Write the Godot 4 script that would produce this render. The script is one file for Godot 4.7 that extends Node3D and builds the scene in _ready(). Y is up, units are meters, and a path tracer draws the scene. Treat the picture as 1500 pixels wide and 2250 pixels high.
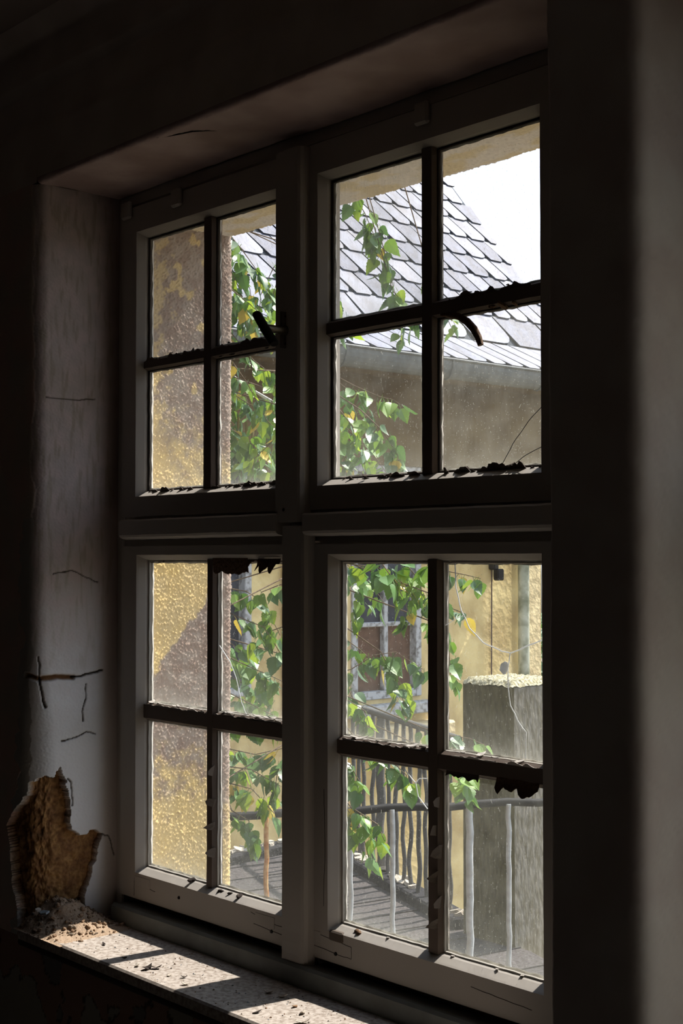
extends Node3D
# An old double casement window seen from inside a dark, abandoned room.
# x runs along the window wall to the right, y up, z from the glass (0) into the room. Metres.

class Geo:
	var v := PackedVector3Array()
	var n := PackedVector3Array()
	var c := PackedColorArray()
	var uv := PackedVector2Array()
	var i := PackedInt32Array()
	var col := Color.WHITE

	func put(p: Vector3, nn: Vector3, t := Vector2.ZERO) -> int:
		v.append(p)
		n.append(nn)
		c.append(col)
		uv.append(t)
		return v.size() - 1

	func tri(a: Vector3, b: Vector3, d: Vector3) -> void:
		var nn := (b - a).cross(d - a).normalized()
		var k := put(a, nn)
		put(b, nn)
		put(d, nn)
		i.append_array([k, k + 2, k + 1])

	func quad(a: Vector3, b: Vector3, d: Vector3, e: Vector3) -> void:
		var nn := (d - a).cross(e - b).normalized()
		var k := put(a, nn, Vector2(0, 1))
		put(b, nn, Vector2(1, 1))
		put(d, nn, Vector2(1, 0))
		put(e, nn, Vector2(0, 0))
		i.append_array([k, k + 2, k + 1, k, k + 3, k + 2])

	func oquad(a: Vector3, b: Vector3, d: Vector3, e: Vector3, out: Vector3) -> void:
		if (d - a).cross(e - b).dot(out) < 0.0:
			quad(e, d, b, a)
		else:
			quad(a, b, d, e)

	func otri(a: Vector3, b: Vector3, d: Vector3, out: Vector3) -> void:
		if (b - a).cross(d - a).dot(out) < 0.0:
			tri(a, d, b)
		else:
			tri(a, b, d)

	# a box with chamfered edges
	func box(lo: Vector3, hi: Vector3, bev := 0.0, xf := Transform3D()) -> void:
		var ce := (lo + hi) * 0.5
		var h := (hi - lo) * 0.5
		var q := func(s: Vector3, k: int) -> Vector3:
			var r := h - Vector3.ONE * bev
			r[k] = h[k]
			return xf * (ce + s * r)
		var mid := xf * ce
		for k in 3:
			var a := (k + 1) % 3
			var b := (k + 2) % 3
			for sg in [-1.0, 1.0]:
				var p := []
				for e in [[-1.0, -1.0], [1.0, -1.0], [1.0, 1.0], [-1.0, 1.0]]:
					var s := Vector3.ONE
					s[k] = sg
					s[a] = e[0]
					s[b] = e[1]
					p.append(q.call(s, k))
				oquad(p[0], p[1], p[2], p[3], (p[0] + p[2]) * 0.5 - mid)
		if bev <= 0.0:
			return
		for k in 3:
			var a := (k + 1) % 3
			var b := (k + 2) % 3
			for e in [[-1.0, -1.0], [1.0, -1.0], [1.0, 1.0], [-1.0, 1.0]]:
				var s0 := Vector3.ONE
				s0[a] = e[0]
				s0[b] = e[1]
				s0[k] = -1.0
				var s1 := s0
				s1[k] = 1.0
				var p: Array = [q.call(s0, a), q.call(s0, b), q.call(s1, b), q.call(s1, a)]
				oquad(p[0], p[1], p[2], p[3], (p[0] + p[2]) * 0.5 - mid)
		for sx in [-1.0, 1.0]:
			for sy in [-1.0, 1.0]:
				for sz in [-1.0, 1.0]:
					var s := Vector3(sx, sy, sz)
					var p0: Vector3 = q.call(s, 0)
					otri(p0, q.call(s, 1), q.call(s, 2), p0 - mid)

	# a round tube through points, radius per point
	func tube(pts: Array, rad: Array, sides := 8, flat := 1.0) -> void:
		var rings := []
		var up := Vector3.UP
		for k in pts.size():
			var d: Vector3 = (pts[mini(k + 1, pts.size() - 1)] - pts[maxi(k - 1, 0)]).normalized()
			if absf(d.dot(up)) > 0.95:
				up = Vector3.RIGHT if absf(d.x) < 0.7 else Vector3.FORWARD
			var x := d.cross(up).normalized()
			var y := x.cross(d).normalized()
			up = y
			var r: float = rad[mini(k, rad.size() - 1)]
			var ring := []
			for s in sides + 1:
				var a := TAU * s / sides
				var nn := x * cos(a) + y * sin(a)
				ring.append(put(pts[k] + (x * cos(a) + y * sin(a) * flat) * r, nn, Vector2(float(s) / sides, k)))
			rings.append(ring)
			if k == 0 or k == pts.size() - 1:
				var cn := -d if k == 0 else d
				var cc := put(pts[k], cn)
				var cap := []
				for s in sides:
					cap.append(put(v[ring[s]], cn))
				for s in sides:
					var t := (s + 1) % sides
					if k == 0:
						i.append_array([cc, cap[t], cap[s]])
					else:
						i.append_array([cc, cap[s], cap[t]])
		for k in pts.size() - 1:
			for s in sides:
				var a: int = rings[k][s]
				var b: int = rings[k][s + 1]
				var d: int = rings[k + 1][s + 1]
				var e: int = rings[k + 1][s]
				i.append_array([a, b, d, a, d, e])

	# smooth grid: pos has (nu+1)*(nv+1) points, row by row
	func grid(nu: int, nv: int, pos: PackedVector3Array, cols := PackedColorArray(), flip := false, keep := PackedByteArray(), want := 0) -> void:
		var w := nu + 1
		var map := PackedInt32Array()
		map.resize(pos.size())
		map.fill(-1)
		for b in nv:
			for a in nu:
				if keep.size() and keep[b * nu + a] != want:
					continue
				var q := [b * w + a, b * w + a + 1, (b + 1) * w + a + 1, (b + 1) * w + a]
				for k in q:
					if map[k] < 0:
						var ka: int = k % w
						var kb: int = k / w
						var du := pos[kb * w + mini(ka + 1, nu)] - pos[kb * w + maxi(ka - 1, 0)]
						var dv := pos[mini(kb + 1, nv) * w + ka] - pos[maxi(kb - 1, 0) * w + ka]
						var nn := du.cross(dv).normalized()
						if cols.size():
							col = cols[k]
						map[k] = put(pos[k], -nn if flip else nn, Vector2(float(ka) / nu, float(kb) / nv))
				var m0 := map[q[0]]
				var m1 := map[q[1]]
				var m2 := map[q[2]]
				var m3 := map[q[3]]
				if flip:
					i.append_array([m0, m1, m2, m0, m2, m3])
				else:
					i.append_array([m0, m2, m1, m0, m3, m2])
		col = Color.WHITE

	func mesh() -> ArrayMesh:
		var s := []
		s.resize(Mesh.ARRAY_MAX)
		s[Mesh.ARRAY_VERTEX] = v
		s[Mesh.ARRAY_NORMAL] = n
		s[Mesh.ARRAY_COLOR] = c
		s[Mesh.ARRAY_TEX_UV] = uv
		s[Mesh.ARRAY_INDEX] = i
		var m := ArrayMesh.new()
		m.add_surface_from_arrays(Mesh.PRIMITIVE_TRIANGLES, s)
		return m


var rng := RandomNumberGenerator.new()
var M := {}
var used := {}
var wob := FastNoiseLite.new()      # slow unevenness
var fine := FastNoiseLite.new()     # fine grain
var lump := FastNoiseLite.new()     # stucco lumps
var grains := FastNoiseLite.new()    # single grains of stucco
var patch := FastNoiseLite.new()    # ragged patch edges


# ---------------------------------------------------------------- nodes
func numbered(called: String) -> String:
	var k: int = used.get(called, 0)
	used[called] = k + 1
	return called if k == 0 else "%s_%03d" % [called, k]


func tag(o: Node3D, label: String, category := "", group := "", kind := "") -> Node3D:
	if label:
		o.set_meta("label", label)
	if category:
		o.set_meta("category", category)
	if group:
		o.set_meta("group", group)
	if kind:
		o.set_meta("kind", kind)
	return o


func thing(called: String, label: String, category: String, at := Vector3.ZERO, group := "", kind := "") -> Node3D:
	var o := Node3D.new()
	o.name = numbered(called)
	add_child(o)
	o.position = at
	return tag(o, label, category, group, kind)


func obj(called: String, m: Mesh, material: Material, parent: Node = null, at := Transform3D()) -> MeshInstance3D:
	var o := MeshInstance3D.new()
	o.mesh = m
	o.material_override = material
	o.transform = at
	if parent == null:
		o.name = numbered(called)
		add_child(o)
	else:
		o.name = called
		parent.add_child(o, true)
	return o


# ---------------------------------------------------------------- materials
func noise_tex(seed_: int, freq: float, c0: Color, c1: Color, oct := 4, mid := 0.5, kind := FastNoiseLite.TYPE_SIMPLEX_SMOOTH, size := 512) -> NoiseTexture2D:
	var f := FastNoiseLite.new()
	f.seed = seed_
	f.noise_type = kind
	f.frequency = freq
	f.fractal_octaves = oct
	var g := Gradient.new()
	g.set_color(0, c0)
	g.set_color(1, c1)
	g.set_offset(0, clampf(mid - 0.3, 0.0, 1.0))
	g.set_offset(1, clampf(mid + 0.3, 0.0, 1.0))
	var t := NoiseTexture2D.new()
	t.width = size
	t.height = size
	t.seamless = true
	t.noise = f
	t.color_ramp = g
	return t


func mat(called: String, color: Color, rough: float, tex: Texture2D = null, scale := 1.0, bump: Texture2D = null, bump_cm := 0.0) -> StandardMaterial3D:
	var m := StandardMaterial3D.new()
	m.resource_name = called
	m.albedo_color = color
	m.roughness = rough
	m.metallic_specular = 0.35
	if tex or bump:
		m.uv1_triplanar = true
		m.uv1_world_triplanar = true
		m.uv1_scale = Vector3.ONE * scale
	if tex:
		m.albedo_texture = tex
	if bump:
		m.heightmap_enabled = true
		m.heightmap_texture = bump
		m.heightmap_scale = bump_cm
	M[called] = m
	return m


func rgb(r: int, g: int, b: int) -> Color:
	return Color(r / 255.0, g / 255.0, b / 255.0)


# dust on a pane: streaks, specks and a thicker margin at the bottom, as alpha
func dust_tex(seed_: int, base: float, foot: float, grit: int) -> ImageTexture:
	var w := 256
	var h := 384
	var im := Image.create(w, h, false, Image.FORMAT_RGBA8)
	var f := FastNoiseLite.new()
	f.seed = seed_
	f.frequency = 0.012
	var st := FastNoiseLite.new()
	st.seed = seed_ + 9
	st.frequency = 0.09
	for y in h:
		var v := float(y) / h
		for x in w:
			var u := float(x) / w
			var a := base * (1.0 + 0.7 * f.get_noise_2d(x, y) + 0.3 * st.get_noise_2d(x * 1.4, y * 0.10))
			var rim := minf(minf(u, 1.0 - u) * 1.6, minf((1.0 - v) * 1.0, v * 2.2))
			a += foot * 0.6 * exp(-rim * 22.0) * (0.8 + 0.5 * st.get_noise_2d(x, y * 0.7))
			a += foot * 0.5 * exp(-(1.0 - v) * 5.0) * (0.8 + 0.4 * st.get_noise_2d(x, y * 0.3))
			im.set_pixel(x, y, Color(0.95, 0.95, 0.93, clampf(a, 0.0, 0.9)))
	var r := RandomNumberGenerator.new()
	r.seed = seed_ + 77
	for k in grit:
		var x := r.randi_range(1, w - 3)
		var y := int(h * (1.0 - pow(r.randf(), 1.3) * 0.98)) - 2
		var p := Color(1, 1, 0.98, r.randf_range(0.25, 0.85))
		im.set_pixel(x, clampi(y, 0, h - 1), p)
		if r.randf() < 0.12:
			var dx := r.randf_range(-0.6, 0.6)
			for q in r.randi_range(2, 9):
				im.set_pixel(clampi(int(x + dx * q), 0, w - 1), clampi(y + q, 0, h - 1), Color(1, 1, 0.98, p.a * 0.6))
	return ImageTexture.create_from_image(im)


func film(called: String, t: Texture2D) -> void:
	var m := StandardMaterial3D.new()
	m.resource_name = called
	m.albedo_texture = t
	m.albedo_color = Color(0.93, 0.93, 0.9, 1.0)
	m.transparency = BaseMaterial3D.TRANSPARENCY_ALPHA
	m.roughness = 1.0
	m.metallic_specular = 0.1
	m.cull_mode = BaseMaterial3D.CULL_DISABLED
	m.backlight_enabled = true
	m.backlight = Color(0.85, 0.85, 0.85)
	M[called] = m


func make_materials() -> void:
	var grain := noise_tex(3, 0.02, Color(0.86, 0.85, 0.84), Color(1, 1, 1), 5)
	var speck := noise_tex(5, 0.06, Color(0.72, 0.69, 0.66), Color(1, 1, 1), 4, 0.35)
	var fleck := noise_tex(8, 0.03, Color(0.955, 0.95, 0.945), Color(1, 1, 1), 5, 0.38)
	var bump := noise_tex(11, 0.03, Color.BLACK, Color.WHITE, 5)
	var cell := noise_tex(13, 0.05, Color.BLACK, Color.WHITE, 3, 0.5, FastNoiseLite.TYPE_CELLULAR)
	var soft := noise_tex(15, 0.008, Color(0.84, 0.81, 0.78), Color(1, 1, 1), 4)
	mat("bar_wood", rgb(108, 96, 88), 0.7)
	mat("wood", rgb(176, 170, 163), 0.6)
	mat("bare_wood", rgb(110, 86, 66), 0.85, speck, 4.0, bump, 0.2)
	mat("flake", rgb(98, 88, 80), 0.8)
	mat("foot_brown", rgb(72, 58, 48), 0.9, speck, 4.0)  # darker brown than the rest of the frame
	mat("putty", rgb(198, 194, 186), 0.9)
	mat("plaster", Color.WHITE, 0.8).vertex_color_use_as_albedo = true
	mat("clay", Color.WHITE, 0.97, speck, 3.0, bump, 0.15).vertex_color_use_as_albedo = true
	mat("dark_wall", rgb(168, 163, 161), 0.85)
	mat("old_paint", Color.WHITE, 0.85).vertex_color_use_as_albedo = true
	mat("ceiling", rgb(158, 144, 138), 0.9)
	mat("floor", rgb(82, 79, 77), 0.9)
	mat("masonry", rgb(112, 98, 86), 0.95)
	mat("sill", rgb(180, 171, 163), 0.6, speck, 2.2, bump, 0.03)
	mat("sill_edge", rgb(70, 62, 58), 0.6, speck, 4.0)
	mat("rubble", rgb(176, 154, 132), 0.97, speck, 8.0, bump, 0.08).vertex_color_use_as_albedo = true
	mat("chip_blue", rgb(150, 164, 172), 0.8, speck, 9.0)
	mat("chip_brown", rgb(142, 112, 86), 0.9, speck, 9.0)
	mat("chip_dark", rgb(52, 44, 40), 0.9, speck, 9.0)
	mat("chip_pale", rgb(205, 196, 184), 0.85, speck, 9.0)
	mat("iron", rgb(38, 36, 35), 0.42, grain, 6.0)
	M.iron.metallic = 0.6
	mat("brass_worn", rgb(120, 112, 98), 0.4, grain, 6.0)
	M.brass_worn.metallic = 0.7
	mat("stucco", Color.WHITE, 0.92).vertex_color_use_as_albedo = true
	mat("facade", rgb(230, 210, 152), 0.92, soft, 0.5, cell, 0.35)
	mat("facade_light", rgb(236, 216, 168), 0.92, grain, 0.6, cell, 0.5)
	mat("eaves_shade", rgb(120, 103, 70), 0.92, soft, 0.4, cell, 0.3)  # browner than the facade: the shade under the eaves as wall colour
	mat("zinc", rgb(112, 116, 114), 0.5, grain, 1.0)
	mat("slate_0", rgb(132, 137, 153), 0.6, soft, 1.2, bump, 0.4)
	mat("slate_1", rgb(108, 113, 131), 0.6, soft, 1.6, bump, 0.4)
	mat("slate_2", rgb(144, 148, 162), 0.6, soft, 1.0, bump, 0.4)
	for k in 3:
		M["slate_%d" % k].vertex_color_use_as_albedo = true
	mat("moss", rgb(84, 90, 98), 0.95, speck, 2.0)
	mat("white_flaky", rgb(184, 186, 186), 0.8, noise_tex(21, 0.02, Color(0.5, 0.48, 0.45), Color(1, 1, 1), 5, 0.25), 1.2)
	mat("pipe_paint", rgb(190, 192, 172), 0.75, noise_tex(23, 0.012, Color(0.5, 0.52, 0.44), Color(1, 1, 1), 5, 0.32), 0.9)
	mat("dark_pane", rgb(62, 66, 78), 0.12, soft, 0.8)
	mat("brown_board", rgb(112, 84, 66), 0.7, grain, 1.0)
	mat("concrete", Color.WHITE, 0.95, noise_tex(25, 0.025, Color(0.72, 0.70, 0.62), Color(1, 1, 1), 6, 0.4), 0.8, bump, 0.3).uv1_scale = Vector3(2.2, 0.7, 2.2)
	M.concrete.vertex_color_use_as_albedo = true
	mat("lichen", rgb(196, 190, 164), 0.97, noise_tex(27, 0.05, Color(0.5, 0.48, 0.35), Color(1, 1, 1), 4, 0.4), 2.0, bump, 0.8)
	mat("rail_dark", rgb(14, 15, 18), 0.7, speck, 3.0)
	mat("rail_grey", rgb(194, 200, 202), 0.6, grain, 2.0)
	mat("rail_rust", rgb(216, 184, 132), 0.7, noise_tex(29, 0.03, Color(0.75, 0.5, 0.3), Color(1, 1, 1), 4, 0.4), 2.0)
	mat("baluster", rgb(104, 104, 100), 0.7, speck, 3.0)
	mat("bitumen_0", rgb(84, 80, 80), 0.9, speck, 1.5, bump, 0.5)
	mat("bitumen_1", rgb(76, 73, 74), 0.9, speck, 1.3, bump, 0.5)
	mat("bitumen_dark", rgb(44, 44, 48), 0.9, speck, 1.5, bump, 0.5)
	mat("mortar", rgb(200, 192, 176), 0.95, speck, 3.0, bump, 0.5)
	mat("bark", rgb(128, 112, 96), 0.9, speck, 3.0, bump, 0.3)
	mat("bark_white", rgb(206, 200, 190), 0.85, fleck, 1.0, bump, 0.3)
	mat("cable", rgb(225, 225, 222), 0.4)
	mat("ground", rgb(122, 114, 98), 0.95, speck, 0.3)
	mat("catkin", rgb(128, 122, 70), 0.9)
	for e in [["leaf_0", rgb(80, 120, 56), rgb(104, 136, 44)], ["leaf_1", rgb(68, 102, 62), rgb(70, 104, 46)], ["leaf_2", rgb(112, 150, 62), rgb(160, 184, 56)], ["leaf_3", rgb(196, 176, 70), rgb(170, 150, 60)]]:
		var l := mat(e[0], e[1], 0.42)
		l.metallic_specular = 0.55
		l.cull_mode = BaseMaterial3D.CULL_DISABLED
		l.backlight_enabled = true
		l.backlight = e[2]
	var g := StandardMaterial3D.new()
	g.resource_name = "glass"
	g.albedo_color = Color(1, 1, 1, 0.03)
	g.transparency = BaseMaterial3D.TRANSPARENCY_ALPHA
	g.roughness = 0.02
	M["glass"] = g
	var k := StandardMaterial3D.new()
	k.resource_name = "crack"
	k.albedo_color = Color(0.93, 0.95, 0.95)
	k.roughness = 0.25
	k.backlight_enabled = true
	k.backlight = Color(0.9, 0.9, 0.9)
	M["crack"] = k
	film("dust_heavy", dust_tex(101, 0.12, 0.20, 1100))
	film("dust_mid", dust_tex(202, 0.08, 0.20, 700))
	film("dust_light", dust_tex(303, 0.025, 0.40, 520))
	film("dust_dimmer", dust_tex(505, 0.78, 0.2, 200))  # extra dense, to cut the light from the unseen next window
	film("dust_bright", dust_tex(404, 0.24, 0.26, 600))


# ---------------------------------------------------------------- the wall round the window
func slab(g: Geo, lo: Vector3, hi: Vector3, ax: int, holes: Array) -> void:
	# a slab across axis ax with rectangular holes; holes are Rect2 in the other two axes, in rising order of axis
	var a := 0 if ax != 0 else 1
	var b := 2 if ax != 2 else 1
	var us := [lo[a], hi[a]]
	var vs := [lo[b], hi[b]]
	for r: Rect2 in holes:
		us += [r.position.x, r.end.x]
		vs += [r.position.y, r.end.y]
	us.sort()
	vs.sort()
	for p in us.size() - 1:
		for q in vs.size() - 1:
			if us[p + 1] - us[p] < 1e-5 or vs[q + 1] - vs[q] < 1e-5 or us[p] < lo[a] - 1e-6 or us[p + 1] > hi[a] + 1e-6 or vs[q] < lo[b] - 1e-6 or vs[q + 1] > hi[b] + 1e-6:
				continue
			var mid := Vector2((us[p] + us[p + 1]) * 0.5, (vs[q] + vs[q + 1]) * 0.5)
			var out := true
			for r: Rect2 in holes:
				if r.has_point(mid):
					out = false
			if out:
				var l := lo
				var h := hi
				l[a] = us[p]
				h[a] = us[p + 1]
				l[b] = vs[q]
				h[b] = vs[q + 1]
				g.box(l, h)


func line_dist(p: Vector2, pts: Array) -> float:
	var best := 9.0
	for k in pts.size() - 1:
		best = minf(best, p.distance_to(Geometry2D.get_closest_point_to_segment(p, pts[k], pts[k + 1])))
	return best


const WALL_Z := 0.246
const REVEAL_X := -0.1

func left_plaster(wall: Node3D) -> void:
	# unrolled: s < 0 runs along the room face to the left, s > 0 along the reveal towards the frame
	var hole := PackedVector2Array([Vector2(0.058, -0.479), Vector2(0.074, -0.524), Vector2(0.078, -0.56), Vector2(0.086, -0.60), Vector2(0.086, -0.625), Vector2(0.114, -0.645), Vector2(0.141, -0.634), Vector2(0.171, -0.645), Vector2(0.156, -0.692), Vector2(0.142, -0.733), Vector2(0.124, -0.79), Vector2(0.12, -0.86), Vector2(-0.05, -0.86), Vector2(-0.05, -0.80), Vector2(-0.075, -0.75), Vector2(-0.09, -0.66), Vector2(-0.10, -0.62), Vector2(-0.07, -0.577), Vector2(-0.02, -0.54), Vector2(-0.02, -0.51), Vector2(0.02, -0.50), Vector2(0.045, -0.50)])
	var cracks := [
		[[Vector2(-0.03, -0.263), Vector2(0.01, -0.271), Vector2(0.05, -0.268), Vector2(0.095, -0.272)], 0.0060, 0.010],
		[[Vector2(0.095, -0.271), Vector2(0.115, -0.272), Vector2(0.13, -0.266), Vector2(0.172, -0.260)], 0.0026, 0.005],
		[[Vector2(0.004, -0.22), Vector2(0.008, -0.245), Vector2(0.006, -0.272)], 0.0014, 0.003],
		[[Vector2(0.006, -0.272), Vector2(0.010, -0.285), Vector2(0.014, -0.31), Vector2(0.020, -0.335)], 0.0024, 0.005],
		[[Vector2(0.129, -0.29), Vector2(0.127, -0.325), Vector2(0.116, -0.352), Vector2(0.118, -0.375)], 0.0020, 0.003],
		[[Vector2(0.06, -0.418), Vector2(0.09, -0.413), Vector2(0.127, -0.402), Vector2(0.15, -0.408)], 0.0017, 0.003],
		[[Vector2(0.02, 0.38), Vector2(0.07, 0.378), Vector2(0.15, 0.384)], 0.0014, 0.002],
		[[Vector2(0.04, -0.03), Vector2(0.09, -0.022), Vector2(0.16, -0.05)], 0.0015, 0.002],
		[[Vector2(0.171, -0.645), Vector2(0.19, -0.652), Vector2(0.205, -0.70)], 0.0016, 0.003],
		[[Vector2(0.075, -0.505), Vector2(0.086, -0.515), Vector2(0.089, -0.57)], 0.0018, 0.004]]
	var r := 0.032
	var s0 := -0.36
	var s1 := 0.222
	var y0 := -0.862
	var y1 := 0.876
	var nu := 260
	var nv := 780
	var pos := PackedVector3Array()
	var cols := PackedColorArray()
	var inside := PackedByteArray()
	var bare := PackedByteArray()
	for b in nv + 1:
		var y := lerpf(y0, y1, float(b) / nv)
		for a in nu + 1:
			var s := lerpf(s0, s1, float(a) / nu)
			var rr := r + 0.03 * smoothstep(-0.15, -0.48, y)
			var p: Vector3
			var nn: Vector3
			var arc := rr * PI / 4.0
			if s < -arc:
				p = Vector3(REVEAL_X - rr + (s + arc), y, WALL_Z)
				nn = Vector3(0, 0, 1)
			elif s > arc:
				p = Vector3(REVEAL_X, y, WALL_Z - rr - (s - arc))
				nn = Vector3(1, 0, 0)
			else:
				var t := (s + arc) / (2.0 * arc) * PI / 2.0
				nn = Vector3(sin(t), 0, cos(t))
				p = Vector3(REVEAL_X - rr, y, WALL_Z - rr) + nn * rr
			var q := Vector2(s, y)
			var d := 0.004 * wob.get_noise_3dv(p * 0.6) + 0.0007 * fine.get_noise_3dv(p)
			var sh := wob.get_noise_2d(s * 3.0 + 7.0, y * 3.0)
			var c := rgb(176, 164, 160).lerp(rgb(186, 170, 167), clampf(sh * 1.5 + 0.4, 0.0, 1.0))
			c = c.lerp(rgb(150, 140, 124), smoothstep(0.05, 0.5, wob.get_noise_2d(s * 9.0, y * 1.3 + 30.0)) * 0.6)
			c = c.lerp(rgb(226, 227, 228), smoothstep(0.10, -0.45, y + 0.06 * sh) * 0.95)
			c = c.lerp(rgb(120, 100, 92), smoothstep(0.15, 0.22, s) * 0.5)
			# the room side: brown-red distemper, flaked to blue-grey near the corner
			var edge := -0.012 + 0.016 * patch.get_noise_2d(s * 0.5, y)
			if s < edge:
				var grey := s > -0.055 + 0.05 * patch.get_noise_2d(y * 1.1, 3.0) and y < 0.1
				c = rgb(176, 172, 166) if grey else rgb(204, 176, 164).lerp(rgb(192, 180, 168), clampf(0.5 + patch.get_noise_2d(s * 0.6, y * 0.6) * 1.6, 0.0, 1.0))
				d += 0.0 if grey else 0.0012
			var jit := Vector2(patch.get_noise_2d(s * 3.0, y * 3.0), patch.get_noise_2d(y * 3.0 + 40.0, s * 3.0)) * 0.008
			var hit := 0
			if y < -0.46 and s > -0.13 and s < 0.2 and Geometry2D.is_point_in_polygon(q + jit, hole):
				hit = 1
				d = -0.020 - 0.006 * wob.get_noise_3dv(p * 3.5) - 0.004 * fine.get_noise_3dv(p * 0.3) - 0.008 * exp(-pow((s - 0.02) * 22.0, 2.0))
				c = rgb(176, 136, 88).lerp(rgb(128, 92, 62), clampf(0.5 + wob.get_noise_3dv(p * 4.0), 0.0, 1.0))
			else:
				for k in cracks:
					var lo: Vector2 = k[0][0]
					if absf(lo.y - y) > 0.16:
						continue
					var ld := line_dist(q + jit * 0.35, k[0])
					if ld < k[1] * 1.3:
						var deep := 1.0 - smoothstep(k[1] * 0.45, k[1] * 1.3, ld)
						d -= k[2] * deep
						c = c.lerp(rgb(110, 76, 44) if k[1] > 0.005 else rgb(60, 50, 42), deep)
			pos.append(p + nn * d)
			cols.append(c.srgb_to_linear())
			bare.append(hit)
	for b in nv:
		for a in nu:
			var w := nu + 1
			inside.append(1 if bare[b * w + a] + bare[b * w + a + 1] + bare[(b + 1) * w + a] + bare[(b + 1) * w + a + 1] >= 2 else 0)
	var g := Geo.new()
	g.grid(nu, nv, pos, cols, false, inside, 0)
	tag(obj("plaster", g.mesh(), M.plaster, wall), "grey cracked plaster of the left reveal")
	var e := Geo.new()
	e.grid(nu, nv, pos, cols, false, inside, 1)
	tag(obj("bare_clay", e.mesh(), M.clay, wall), "brown clay laid bare where the plaster fell off")


# plaster extruded along one line: path of Vector3 in a plane, swept from a to b along dir
func skin(called: String, wall: Node3D, path: PackedVector3Array, dir: Vector3, length: float, step: float, base: Color, alt: Color, flip: bool, material: Material, rough := 1.0) -> void:
	var pts := PackedVector3Array()
	for k in path.size() - 1:
		var nn := maxi(1, int(path[k].distance_to(path[k + 1]) / step))
		for t in nn:
			pts.append(path[k].lerp(path[k + 1], float(t) / nn))
	pts.append(path[path.size() - 1])
	var nu := pts.size() - 1
	var nv := maxi(1, int(length / step))
	var pos := PackedVector3Array()
	var cols := PackedColorArray()
	for b in nv + 1:
		for a in nu + 1:
			var p := pts[a] + dir * (length * b / nv)
			var tg := (pts[mini(a + 1, nu)] - pts[maxi(a - 1, 0)]).normalized()
			var nn := tg.cross(dir).normalized() * (-1.0 if flip else 1.0)
			var d := (0.0035 * wob.get_noise_3dv(p * 0.6) + 0.0009 * fine.get_noise_3dv(p)) * rough
			pos.append(p + nn * d)
			var t := clampf(0.5 + 1.5 * wob.get_noise_3dv(p * 0.9 + Vector3(3, 8, 1)), 0.0, 1.0)
			cols.append(base.lerp(alt, t).srgb_to_linear())
	var g := Geo.new()
	g.grid(nu, nv, pos, cols, flip)
	obj(called, g.mesh(), material, wall)


func arc_path(from: Vector3, corner: Vector3, to: Vector3, r: float) -> PackedVector3Array:
	var out := PackedVector3Array([from])
	var a := corner + (from - corner).normalized() * r
	var b := corner + (to - corner).normalized() * r
	for k in 9:
		var t := k / 8.0
		out.append(a.lerp(corner, t).lerp(corner.lerp(b, t), t))
	out.append(to)
	return out


func stucco_color(z: float, y: float, p: Vector3) -> Color:
	# yellow paint with weathered grey-brown areas; z from the frame (0) out to the corner (-0.27)
	var j := patch.get_noise_2d(z * 2.2, y * 2.2) * 0.05 + patch.get_noise_2d(z * 9.0, y * 9.0) * 0.018
	var bare := 0.0
	var depth := (-z - 0.02) / 0.15
	var line := -0.285 + depth * 0.17
	if y < 0.05:
		bare = smoothstep(0.006, -0.006, y - line + j * 0.4)
		bare *= smoothstep(-0.60, -0.42, y + j * 2.5)
		bare = maxf(bare, smoothstep(-0.2, -0.225, z + j * 0.3) * smoothstep(-0.75, -0.5, y + j * 2.0))
	else:
		bare = smoothstep(0.20, 0.38, y + j * 2.5)
		bare *= 1.0 - 0.85 * smoothstep(0.27, 0.42, patch.get_noise_2d(z * 1.6 + 5.0, y * 1.3))
		bare *= 1.0 - 0.7 * smoothstep(-0.065, -0.03, z + j * 1.6)
		bare = maxf(bare, smoothstep(-0.2, -0.225, z + j * 0.3) * smoothstep(0.16, 0.3, y + j))
	var yellow := rgb(226, 198, 136).lerp(rgb(214, 190, 138), clampf(0.5 + wob.get_noise_3dv(p * 2.0), 0.0, 1.0))
	var brown := rgb(150, 129, 115).lerp(rgb(166, 151, 138), clampf(0.5 + 1.5 * wob.get_noise_3dv(p * 4.0), 0.0, 1.0))
	return yellow.lerp(brown, clampf(bare, 0.0, 1.0))


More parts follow.
